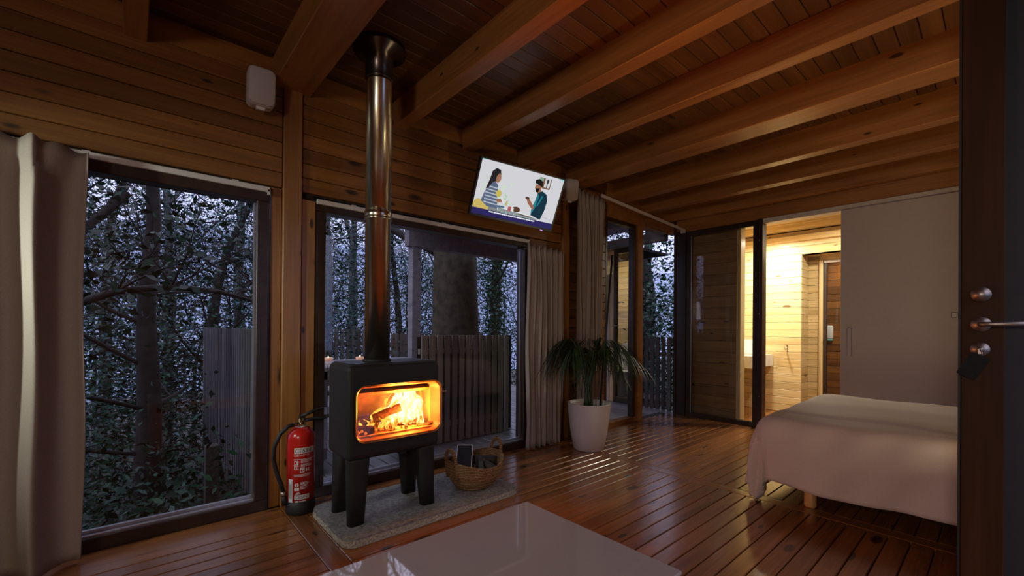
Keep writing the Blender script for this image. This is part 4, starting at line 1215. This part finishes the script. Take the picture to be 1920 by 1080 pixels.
ot = thing('outdoor_table', 'weathered wooden table on the deck behind the stove', 'table', (-4.08, 1.70, -0.03))
for k in range(6):
    plank(ot, DECKW, -.40 + k * .135 + .002, -.40 + (k + 1) * .135 - .002, -.62, .62, .735, .768, 'y')
for sx_ in (-1, 1):
    for sy_ in (-1, 1):
        MB().box((sx_ * .36, sy_ * .55, 0), (sx_ * .28, sy_ * .47, .735), .003).build('leg', DECKW, ot)
MB().box((-.36, -.50, .66), (-.32, .50, .735)).box((.32, -.50, .66), (.36, .50, .735)).build('apron', DECKW, ot)
for i, (x, lb) in enumerate(((-4.75, 'outdoor bench on the far side of the outdoor table'), (-3.50, 'outdoor bench on the window side of the outdoor table'))):
    bn = thing('outdoor_bench', lb, 'bench', (x, 1.45 if i == 0 else 1.40, -.03), group='benches at the outdoor table')
    for k in range(2):
        plank(bn, DECKW, -.15 + k * .15 + .002, k * .15 - .002, -.55, .55, .42, .45, 'y')
    for sy_ in (-.45, .45):
        MB().box((-.13, sy_ - .03, 0), (.13, sy_ + .03, .42), .003).build('leg', DECKW, bn)
for i, (x, y, lb) in enumerate(((-4.40, 1.455, 'lit tea light on the outdoor table, left one'), (-4.33, 1.745, 'lit tea light on the outdoor table, nearest the stove pipe'))):
    tl = thing('tea_light', lb, 'candle', (x, y, .7385), group='tea lights on the outdoor table')
    MB().lathe([(.034, 0), (.040, .004), (.042, .03), (.038, .03), (.036, .008), (0, .008)], 20).build('glass_cup', plain('warm_glass', (.7, .5, .42), .1, noise=.05, emit=(1, .45, .22), estr=.35), tl)
    MB().lathe([(.034, .009), (.034, .018), (0, .018)], 16).build('wax', plain('wax', (.8, .6, .5), .5, noise=.03, emit=(1, .5, .25), estr=.5), tl)
    MB().lathe([(.0, .018), (.006, .026), (.004, .038), (0, .05)], 10).build('flame', emis('candle_flame', (1, .62, .3), 6), tl)

# small lit washroom wing at the far end of the deck, its right wall running off at an angle
wg = MB()
wg.box((-5.3, 6.45, -0.1), (-4.10, 6.55, 2.30)); wg.box((-5.3, 5.5, -0.1), (-5.2, 6.5, 2.30)); wg.box((-5.3, 5.52, -0.14), (-3.60, 6.5, -0.02))
wg.box((-5.3, 5.5, 2.26), (-3.60, 6.5, 2.30))
wg.prism([(-3.57, 5.50), (-3.54, 5.50), (-4.12, 6.50), (-4.15, 6.50)], (0, 0, -.1), (1, 0, 0), (0, 1, 0), 2.4)
wg = wg.build('wall_wing', BACK); tag(wg, 'lit washroom wing at the far end of the deck', 'wall', kind='structure')
for k in range(23):
    plank(wg, PALE, -5.2, -4.12, 6.43, 6.45, .098 * k, .098 * k + .095, 'x')
plank(wg, PALE, -3.965, -3.895, 5.47, 5.52, -.03, 2.26, 'z')
plank(wg, PALE, -5.3, -3.965, 5.50, 5.52, 1.55, 2.26, 'x')
MB().box((-4.5, 5.47, -.03), (-3.97, 5.50, 1.55), .003).build('white_shutter', PANEL, wg)
wd_ = thing('door_6', 'dark framed glass door of the lit washroom wing', 'door', kind='structure')
MB().box((-3.893, 5.46, -.03), (-3.845, 5.52, 2.26), .003).build('door_stile', DARKW, wd_)
MB().box((-3.845, 5.46, -.03), (-3.56, 5.52, .05), .003).build('door_rail', DARKW, wd_)
MB().box((-3.845, 5.46, 2.20), (-3.56, 5.52, 2.26), .003).build('door_rail', DARKW, wd_)
MB().box((-3.60, 5.46, .05), (-3.56, 5.52, 2.20), .003).build('door_stile', DARKW, wd_)
MB().box((-3.845, 5.487, .05), (-3.60, 5.493, 2.20)).build('pane', GLASS, wd_)
MB().tube([(-3.87, 5.46, 1.12), (-3.87, 5.42, 1.12), (-3.77, 5.42, 1.12)], .008, 8).build('door_handle', STEEL, wd_)
tt = thing('toilet', 'white toilet with raised lid inside the washroom wing', 'toilet', (-4.17, 6.05, -.02))
MB().lathe([(.10, 0), (.11, .02), (.10, .2), (.17, .36), (.19, .40), (.15, .40), (.12, .30), (0, .25)], 28, sx=.9, sy=1.15).build('bowl', CERAM, tt)
MB().prism(rrect(-.17, .40, .17, .86, .14, 6), (0, .26, 0), (1, 0, 0), (0, 0, 1), .03).build('lid', CERAM, tt)
MB().box((-.19, .28, .38), (.19, .37, .80), .02).build('cistern', CERAM, tt)
tp = thing('paper_roll', 'white toilet paper roll on the washroom wing wall', 'paper roll', (-4.50, 6.36, .82))
MB().lathe([(.02, -.05), (.055, -.05), (.055, .05), (.02, .05)], 20).build('roll', WHITE_P, tp, rot=(0, PI / 2, 0))
MB().tube([(-.06, 0, 0), (.07, 0, 0), (.07, .07, 0)], .008, 8).build('holder', CHROME, tp)

# ------------------------------------------------------------------ trees
BARKT = plain('dark_bark', (0.022, 0.020, 0.017), .9, noise=.5, nscale=14, bump=.7)
MOSSY = plain('mossy_bark', (0.075, 0.060, 0.034), .9, noise=.5, nscale=9, bump=.8)
TWIG = plain('pale_twig', (0.11, 0.10, 0.095), .8, noise=.3, nscale=8)
def leafmat(name, c, rough=.38, spec=.5):
    m, t, p = mat(name)
    p.inputs['Specular IOR Level'].default_value = spec
    p.inputs['Roughness'].default_value = rough
    ge = t.nodes.new('ShaderNodeNewGeometry')
    rp = t.nodes.new('ShaderNodeValToRGB')
    rp.color_ramp.elements[0].color = (*[v * .55 for v in c], 1); rp.color_ramp.elements[1].color = (*[v * 1.5 for v in c], 1)
    t.links.new(ge.outputs['Random Per Island'], rp.inputs[0]); t.links.new(rp.outputs[0], p.inputs['Base Color'])
    return m
LEAF_D = leafmat('evergreen_leaf', (0.008, 0.030, 0.015), .30, .25)
LEAF_M = leafmat('forest_leaf', (0.012, 0.062, 0.030), .4, .3)
LEAF_B = leafmat('blueish_leaf', (0.050, 0.145, 0.150), .5)
nrg = np.random.default_rng(4)
def leaf_cloud(centers, size, wratio=.45, up=.3, jit=.35):
    """folded four-point leaves at the given centres, one mesh"""
    n = len(centers)
    d = nrg.normal(size=(n, 3)); d[:, 2] *= .6; d[:, 2] -= .25
    d /= np.linalg.norm(d, axis=1)[:, None]
    q = nrg.normal(size=(n, 3)); q[:, 2] += up * 2
    s = np.cross(d, q); s /= np.linalg.norm(s, axis=1)[:, None] + 1e-9
    L_ = size * (1 + jit * nrg.uniform(-1, 1, n))[:, None]
    c = np.asarray(centers)
    nm = np.cross(s, d)
    v = np.empty((n, 4, 3))
    v[:, 0] = c - d * L_ * .5
    v[:, 1] = c + s * L_ * wratio * .5 + nm * L_ * .08
    v[:, 2] = c + d * L_ * .5
    v[:, 3] = c - s * L_ * wratio * .5 + nm * L_ * .08
    me = bpy.data.meshes.new('foliage')
    me.vertices.add(n * 4); me.vertices.foreach_set('co', v.ravel())
    me.loops.add(n * 4); me.loops.foreach_set('vertex_index', np.arange(n * 4))
    me.polygons.add(n); me.polygons.foreach_set('loop_start', np.arange(n) * 4); me.polygons.foreach_set('loop_total', np.full(n, 4))
    me.update(calc_edges=True)
    return me
ORG = [None]
def grow(mb, p, d, L, r, depth, rr, tips, spread=.6, gravity=.0, kids=(2, 3), sides=(7, 5, 4, 3, 3, 3), twist=.22, shrink=.72, lvl=0):
    if ORG[0] is not None:
        g_ = ORG[0] + p + d * L
        if (g_.x > -3.6 and g_.y < 7.6) or (g_.x > -6.6 and .7 < g_.y < 5.8):
            return
    n = 5 if lvl < 2 else 3
    pts = [p.copy()]; rad = [r]
    q = p.copy(); dd = d.copy()
    for k in range(n):
        dd = (dd + Vector((rr.gauss(0, twist), rr.gauss(0, twist), rr.gauss(0, twist * .7) + gravity)) * .5).normalized()
        q = q + dd * L / n
        pts.append(q.copy()); rad.append(r * (1 - .42 * (k + 1) / n))
    mb.tube(pts, rad, sides[min(lvl, 5)], cap=False)
    if depth == 0:
        tips.append(q.copy()); tips.append(pts[-2]); return
    for k in range(rr.randint(*kids)):
        j = rr.randint(2, n) if lvl else rr.randint(2, n)
        ax = Vector((rr.gauss(0, 1), rr.gauss(0, 1), rr.gauss(0, .6))).normalized()
        nd = (dd + ax * spread * rr.uniform(.7, 1.3)).normalized()
        grow(mb, pts[j], nd, L * shrink * rr.uniform(.7, 1.1), rad[j] * .62, depth - 1, rr, tips, spread, gravity, kids, sides, twist, shrink, lvl + 1)
    grow(mb, q, dd, L * shrink, rad[-1] * .9, depth - 1, rr, tips, spread, gravity, kids, sides, twist, shrink, lvl + 1)
def tree(label, x, y, z, h, r, seed, depth=4, lean=(0, 0), leaves=0, lsize=.08, lm=LEAF_M, spr=.35, bark=BARKT, group='forest trees', kids=(2, 3), spread=.6, name='tree', first=.45, gravity=.02, twist=.22, clear_deck=True):
    rr = random.Random(seed)
    t = thing(name, label, 'tree', (x, y, z), group=group)
    ORG[0] = Vector((x, y, z))
    tr = MB(); tips = []
    L = h * first
    pts = [Vector((lean[0] * k / 6 * L + rr.gauss(0, .02), lean[1] * k / 6 * L + rr.gauss(0, .02), L * k / 6)) for k in range(7)]
    tr.tube(pts, [r * (1.25 if k == 0 else 1 - .35 * k / 6) for k in range(7)], 12, cap=False)
    tr.build('trunk', bark, t, fix=False)
    br = MB()
    for k in range(6):
        j = rr.randint(3, 6)
        a = rr.uniform(0, 2 * PI)
        grow(br, pts[j], Vector((math.cos(a), math.sin(a), rr.uniform(.1, .8))).normalized(), h * .28, r * .17, depth - 1, rr, tips, spread, gravity, kids, twist=twist)
    grow(br, pts[-1], Vector((lean[0], lean[1], 1)).normalized(), h * .3, r * .62, depth, rr, tips, spread, gravity, kids, twist=twist)
    o = br.build('branches', bark if bark is not MOSSY else BARKT, t, fix=False); o['kind'] = 'stuff'
    if leaves:
        T = np.array([p[:] for p in tips])
        c = T[nrg.integers(0, len(T), leaves)] + nrg.normal(size=(leaves, 3)) * spr
        c = c[(c[:, 0] + x < -3.5) | (c[:, 1] + y > 7.4)]
        if clear_deck:
            c = c[(c[:, 0] + x < -6.9) | (c[:, 1] + y < .6) | (c[:, 1] + y > 5.8)]
        o = place('foliage', leaf_cloud(c, lsize), lm, t); o['kind'] = 'stuff'
    return t
G0 = -1.45
# near evergreens outside the left window
t1 = tree('dark evergreen with forked trunk close to the left window', -5.6, .12, G0, 5.6, .13, 3, 4, (0.02, 0.0), 9500, .085, LEAF_D, .26, group='evergreens by the left window')
tree('leafy evergreen beside the left curtain edge outside', -6.3, -.75, G0, 5.6, .10, 5, 4, (0, .02), 7500, .085, LEAF_D, .28, group='evergreens by the left window')
tree('evergreen behind the slat railing outside the left window', -8.4, .95, G0, 6.2, .12, 8, 4, (0, 0), 6000, .09, LEAF_D, .30, group='evergreens by the left window')
# the long limb crossing the left window, with separate leaves
lb_ = thing('tree_limb', 'long dark leafy limb crossing the upper left window', 'branch', (-4.7, -.35, .95))
lm_ = MB(); tips = []
main = [Vector(p) for p in ((0, -.55, -.05), (0, -.1, .22), (-.05, .25, .40), (-.05, .60, .46), (-.1, .95, .44), (-.15, 1.35, .34))]
lm_.tube(main, [.034, .032, .03, .026, .02, .014], 8)
rr = random.Random(31)
ORG[0] = None
for p in main[1:]:
    for k in range(3):
        grow(lm_, p, Vector((rr.gauss(0, .6), rr.gauss(0.2, .6), rr.uniform(-.3, 1))).normalized(), .42, .011, 2, rr, tips, .7)
lm_.build('branch', BARKT, lb_, fix=False)
lmesh = []
for k in range(3):
    me_ = leaf_cloud(np.zeros((1, 3)), .085, .5); me_.materials.append(LEAF_D); me_.name = 'leaf'; lmesh.append(me_)
for k in range(260):
    p = rr.choice(tips) + Vector((rr.gauss(0, .09), rr.gauss(0, .09), rr.gauss(0, .09)))
    place('leaf', lmesh[k % 3], None, lb_, p[:], (rr.uniform(-.6, .6), rr.uniform(-.6, .6), rr.uniform(0, 6.28)))
# forest
spec = [(-9.5, -1.2, 9, .14), (-10.5, .5, 9, .12), (-12, 1.9, 10, .15), (-9.8, 2.5, 8, .10), (-11, 3.6, 10, .13), (-13.5, 5.2, 11, .16), (-9.2, 4.6, 8, .10), (-10.5, 6.4, 10, .13), (-13, 8.2, 11, .15), (-15, -.5, 11, .15), (-16, 3.4, 12, .16), (-17, 6.5, 12, .16)]
wl_ = ['bare tree far left behind the curtain edge', 'bare tree beyond the left window evergreens', 'bare tree between the two windows outside', 'thin bare tree behind the outer railing', 'bare twiggy tree behind the stove pipe',
       'bare tree behind the porch post', 'thin tree left of the big trunk outside', 'bare tree right of the big trunk outside', 'bare tree far behind the gathered curtain', 'distant bare tree in the left window', 'distant bare tree behind the flue pipe', 'distant bare tree behind the porch']
for i, ((x, y, h, r), lb2) in enumerate(zip(spec, wl_)):
    tree(lb2, x, y, G0 - .35 + max(0, -x - 14) * .27, h, r, 100 + i, 4, (0, 0), 6500, .062, LEAF_B if i % 3 else LEAF_M, .38, bark=TWIG if i % 3 else BARKT, group='bare forest trees', spread=.75)
us = [(-8.6, 1.3, 5.2), (-9.4, 2.9, 5.6), (-8.9, 4.2, 5.4), (-9.8, 5.4, 6.0), (-8.8, 6.0, 5.4), (-10.6, 7.4, 6.4), (-11.5, 1.0, 6.2), (-12.5, 3.9, 6.6), (-12.0, 6.3, 6.6), (-10.5, -1.2, 6.0), (-13.0, -.6, 6.8), (-9.6, 9.0, 6.2)]
ul = ['young leafy tree behind the outdoor table, nearest the window post', 'young leafy tree behind the flue pipe', 'young leafy tree left of the massive trunk', 'young leafy tree right of the massive trunk', 'young leafy tree by the ivy trunk', 'young leafy tree behind the ivy trunk', 'young leafy tree beyond the slat railing in the left window',
      'young leafy tree far behind the porch post', 'young leafy tree far behind the massive trunk', 'young leafy tree left of the forked evergreen', 'young leafy tree far left in the left window', 'young leafy tree behind the gathered curtain']
for i, ((x, y, h), lb3) in enumerate(zip(us, ul)):
    tree(lb3, x, y, G0 - .2, h, .06, 400 + i, 4, (0, 0), 9000, .055, LEAF_B if i % 3 != 1 else LEAF_M, .30, bark=TWIG if i % 2 else BARKT, group='young understory trees', spread=.8, first=.22)
bt = tree('massive mossy tree trunk rising beside the porch', -5.75, 3.93, G0, 9, .455, 201, 3, (-.02, -.01), 2500, .09, LEAF_M, .4, bark=MOSSY, group='big trees by the deck', first=.6)
tree('ivy covered trunk right of the massive tree', -8.3, 6.75, G0, 9, .15, 204, 3, (0, 0), 5200, .085, LEAF_M, .4, group='big trees by the deck', first=.6)
tree('grey trunk beyond the open sliding door', -5.5, 9.0, G0, 10, .135, 206, 3, (.01, 0), 5200, .10, LEAF_M, .45, group='trees beyond the sliding door', first=.6)
tree('leafy tree beyond the deck end railing', -5.6, 11.5, G0, 8, .14, 209, 4, (0, 0), 16000, .11, LEAF_M, .6, group='trees beyond the sliding door', first=.35)
tree('leafy tree far beyond the open sliding door', -8.0, 13.5, G0, 10, .15, 212, 4, (0, 0), 16000, .11, LEAF_M, .6, group='trees beyond the sliding door', first=.35)
tree('slender leafy tree right of the ivy trunk', -7.6, 8.6, G0, 8, .10, 215, 4, (0, 0), 5200, .09, LEAF_M, .45, group='big trees by the deck', first=.35)
iv = np.stack([-8.3 + .17 * np.cos(a := nrg.uniform(0, 6.28, 2500)), 6.75 + .17 * np.sin(a), nrg.uniform(-1.4, 3.4, 2500)], 1)
o = place('ivy', leaf_cloud(iv + nrg.normal(size=iv.shape) * .06, .085, .8), LEAF_M); tag(o, 'ivy climbing the trunk right of the massive tree', 'ivy', kind='stuff')

# undergrowth: bushes
def bush(label, x, y, z, rx, rz_, n, seed, size=.07, lm=LEAF_M, group='undergrowth bushes'):
    rr = random.Random(seed)
    t = thing('bush', label, 'bush', (x, y, z), group=group)
    ORG[0] = None
    s = MB(); tips = []
    for k in range(7):
        a = rr.uniform(0, 6.28)
        grow(s, Vector((0, 0, 0)), Vector((math.cos(a) * .8, math.sin(a) * .8, rr.uniform(.5, 1.3))).normalized(), rz_ * .55, .010, 2, rr, tips, .8)
    o = s.build('twigs', TWIG, t, fix=False); o['kind'] = 'stuff'
    n = int(n * 1.8)
    c = nrg.normal(size=(n, 3)) * np.array([rx * .5, rx * .5, rz_ * .38]) + np.array([0, 0, rz_ * .5])
    o = place('foliage', leaf_cloud(c, size), lm, t); o['kind'] = 'stuff'
bl_ = [(-4.35, -.35, -1.35, .6, 1.0, 1300), (-3.9, .35, -1.35, .45, 1.1, 800), (-5.0, -.75, -1.4, .9, 1.3, 1500), (-4.7, .35, -1.4, .5, 1.2, 900), (-6.6, -.1, -1.5, 1.0, 1.9, 2000), (-7.2, -1.2, -1.5, 1.1, 2.0, 2000), (-8.2, .2, -1.5, 1.1, 2.3, 2200),
       (-8.2, 2.0, -1.6, 1.1, 2.3, 2200), (-8.4, 3.4, -1.6, 1.1, 2.2, 2200), (-8.4, 4.9, -1.6, 1.1, 2.3, 2200), (-8.0, 6.4, -1.6, 1.2, 2.4, 2200), (-4.3, 8.5, -1.4, 1.0, 2.1, 2200), (-5.8, 8.9, -1.4, 1.1, 2.4, 2200), (-4.9, 9.8, -1.4, 1.2, 2.4, 2200)]
bn_ = ['low bush under the left window by the curtain', 'low bush under the left window by the slat railing', 'bush on the slope outside the left curtain', 'bush at the foot of the slat railing', 'dense bush below the forked evergreen', 'dense bush behind the left curtain edge', 'tall bush beyond the slat railing',
       'bush beyond the outer railing behind the outdoor table', 'bush beyond the outer railing behind the flue pipe', 'bush beyond the outer railing behind the massive tree', 'bush beyond the deck corner', 'bush behind the deck end railing, nearest the house', 'bush behind the deck end railing, left part', 'big bush farther behind the deck end railing']
for i, (b4, n4) in enumerate(zip(bl_, bn_)):
    bush(n4, *b4, 300 + i, lm=(LEAF_D, LEAF_M, LEAF_M)[i % 3])
